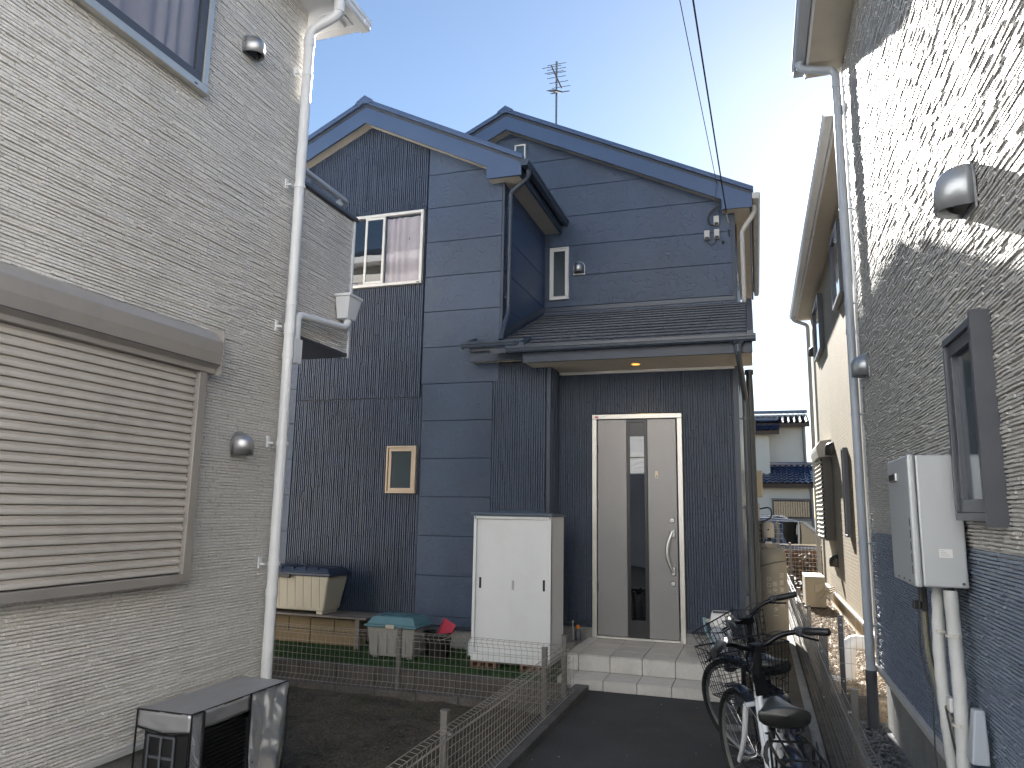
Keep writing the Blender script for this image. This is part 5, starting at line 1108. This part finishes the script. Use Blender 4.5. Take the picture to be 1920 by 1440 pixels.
    # saddle
    def sad(a,b):
        yy=.105+.275*a; w_=(.086*(1-a)**.8+.023)
        k=1.0
        if a<.12: k=math.sqrt(max(0,1-((.12-a)/.12)**2))
        if a>.9: k=math.sqrt(max(0,1-((a-.9)/.1)**2))
        k=max(k,.02); th=-math.pi+2*math.pi*b
        x=w_*k*math.sin(th); cz=math.cos(th); hz=.036 if cz>0 else .022+.03*(1-a)
        return (x,yy,.765+hz*k*(abs(cz)**.7)*(1 if cz>0 else -1)+.016*(1-a)-.012*math.sin(a*math.pi))
    sa=mk(I).grid(sad,24,20)
    so=sa.build("saddle",M["saddle"],t,smooth=True)
    mk(I).tube([(0,.285,.68),(0,.262,.75)],.0127,10).build('seat_post',M['chrome'],t)
    spm=mk(I)
    for s in (-1,1):
        spm.tube([(s*.055+.017*math.cos(i*.8),.165+.017*math.sin(i*.8),.685+.0045*i) for i in range(14)],.0035,5); spm.tube([(s*.03,.20,.70),(s*.02,.34,.745)],.004,5)
    spm.build('saddle_spring',M['blackmetal'],so)
    if rack:
        r_=mk(I); zt=.70
        r_.tube(round_path([(-.05,.20,zt),(-.075,.05,zt),(-.075,-.20,zt),(-.05,-.25,zt),(.05,-.25,zt),(.075,-.20,zt),(.075,.05,zt),(.05,.20,zt)],.05),.0055,6)
        for x in (-.03,.03): r_.tube([(x,.19,zt),(x,-.24,zt)],.0045,5)
        for yy in (.08,-.14): r_.tube([(-.072,yy,zt-.003),(.072,yy,zt-.003)],.005,5)
        for s in (-1,1): r_.tube([(s*.075,-.10,zt),(s*.072,0,Rw)],.005,5); r_.tube([(s*.075,.02,zt),(s*.072,0,Rw)],.005,5)
        ro=r_.build('rear_rack',M['blackmetal'],t,smooth=True)
        mk(I).box(-.02,.02,-.262,-.25,zt-.035,zt-.002).build('reflector',M['pink'],ro)
    # crank, chain guard, stand, lock
    mk(I).box(.035,.062,.05,.53,.24,.37).build('chain_guard',fender_m,t,bevel=.02)
    for s in (-1,1):
        mk(I).tube([(s*.06,.44,.27),(s*.075,.44+s*.12,.27-s*.10)],.009,6).build('crank',M['chrome'],t); mk(I).box(s*.085-.0 if s>0 else -.165,.165 if s>0 else -.085,.40+s*.12,.48+s*.12,.258-s*.10,.282-s*.10).build('pedal',M['black'],t,bevel=.004)
    sm=mk(I)
    for s in (-1,1): sm.tube([(s*.085,.0,Rw-.02),(s*.12,-.10,.012),(s*.12,-.16,.006)],.007,6)
    sm.tube([(-.12,-.13,.008),(.12,-.13,.008)],.007,6); sm.build('kick_stand',M['chrome'],t)
    mk(I).tube([(.06*math.cos(a),.30+.02*math.sin(a),.585+.06*math.sin(a)) for a in [2*math.pi*i/16 for i in range(16)]],.009,6,closed=True).build('ring_lock',M['black'],t,smooth=True)
    return t
bicycle('white framed city bicycle with black saddle, wire basket and rear rack on the driveway',(.115,3.09,.0),R(8),R(20),M['bike_white'],M['bike_white'],M['bike_navy'],R(-2))
bicycle('dark navy bicycle parked ahead of the white one, wheel turned towards the porch',(.125,4.10,.0),R(9),R(42),M['bike_navy'],M['black'],M['bike_navy'],R(-5),rack=False)
# ------------------------------------------------------------------ parked car and hedge on the back road
CR=thing('parked_car','dark blue estate car with silver roof rails parked behind the fence','car',(.6,18.6,-.05))
cyf=17.7; cyb=19.4
low=[(-1.9,.22),(2.75,.22),(2.82,.55),(2.75,.70),(1.55,.86),(-1.75,.92),(-1.95,.75),(-1.98,.4)]
MB().prism(low,'y',cyf,cyb).build('body',M['car'],CR,bevel=.07,seg=3)
def cabin(mb,in_,z0,x0,x1,z1,x2,x3): return mb.add([(x0,cyf+.03,z0),(x1,cyf+.03,z0),(x1,cyb-.03,z0),(x0,cyb-.03,z0),(x2,cyf+in_,z1),(x3,cyf+in_,z1),(x3,cyb-in_,z1),(x2,cyb-in_,z1)],[(0,3,2,1),(4,5,6,7),(0,1,5,4),(1,2,6,5),(2,3,7,6),(3,0,4,7)])
cabin(MB(),.20,.85,-1.72,1.62,1.36,-1.45,.95).build('greenhouse',M['glass_dark'],CR)
cabin(MB(),.20,.85,-1.70,1.6,1.3,-1.5,.9)
rfm=MB(); rfm.prism([(-1.55,1.355),(1.0,1.34),(.75,1.41),(.2,1.455),(-1.1,1.455),(-1.5,1.41)],'y',cyf+.2,cyb-.2).build('roof',M['car'],CR,bevel=.04,seg=3)
for x0,x1,x2,x3 in ((1.52,1.62,.90,1.0),(.52,.60,.30,.38),(-.62,-.54,-.60,-.52),(-1.72,-1.6,-1.48,-1.36)):
    for ys in ((cyf+.025,cyf+.195),(cyb-.025,cyb-.195)):
        MB().add([(x0,ys[0],.86),(x1,ys[0],.86),(x3,ys[1],1.365),(x2,ys[1],1.365)],[(0,1,2,3)]).build('pillar',M['car'],CR,solid=.02)
for y in (cyf+.24,cyb-.24): MB().tube(round_path([(.65,y,1.40),(.55,y,1.49),(-1.2,y,1.51),(-1.35,y,1.44)],.08),.022,8).build('roof_rail',M['car_silver'],CR,smooth=True)
MB().box(-1.7,1.5,cyf-.01,cyf+.012,.87,.895).build('belt_moulding',M['chrome'],CR)
MB().box(1.30,1.45,cyf-.16,cyf-.01,.88,1.02).build('wing_mirror',M['car'],CR,bevel=.03)
for x in (-.55,.58): MB().box(x-.09,x+.09,cyf-.022,cyf-.004,.74,.77).build('door_handle',M['car_silver'],CR,bevel=.006)
for x in (-1.15,1.85):
    for y in (cyf+.02,cyb-.24):
        wo=MB().lathe([(.16,y-.03),(.31,y-.03),(.325,y),(.325,y+.19),(.31,y+.22),(.16,y+.22)],28,(x,0,.275),'y').build('wheel',M['tyre'],CR,smooth='auto'); MB().lathe([(.0001,y-.035),(.2,y-.032),(.205,y-.02)],20,(x,0,.275),'y').build('rim',M['steel'],wo)
def leaves(name,label,cat,x0,x1,y0,y1,z0,z1,n,sz,m,seed):
    rg=random.Random(seed); v=[];f=[]
    for _ in range(n):
        c=Vector((rg.uniform(x0,x1),rg.uniform(y0,y1),z0+(z1-z0)*rg.random()**.8)); a=Vector((rg.gauss(0,1),rg.gauss(0,1),rg.gauss(0,1))).normalized(); b=a.orthogonal().normalized(); s=rg.uniform(.6,1.3)*sz; k=len(v)
        v+=[tuple(c-a*s),tuple(c+b*s*.5),tuple(c+a*s),tuple(c-b*s*.5)]; f.append((k,k+1,k+2,k+3))
    mb=MB(); mb.v=v; mb.f=f; return mb
hd=thing('hedge','reddish brown autumn hedge behind the far wire fence','hedge',(1.4,15.9,0))
lv=leaves('','','',.2,2.5,15.6,16.2,.1,.82,2600,.05,M['hedge'],5).build('foliage',M['hedge'],hd,fix=False); lv['kind']='stuff'
for k in range(9): MB().tube([(.4+k*.23,15.9,-.05),(.42+k*.23+rnd.uniform(-.1,.1),15.9,.65)],[.02,.008],6).build('stem',M['brown_trim'],hd)
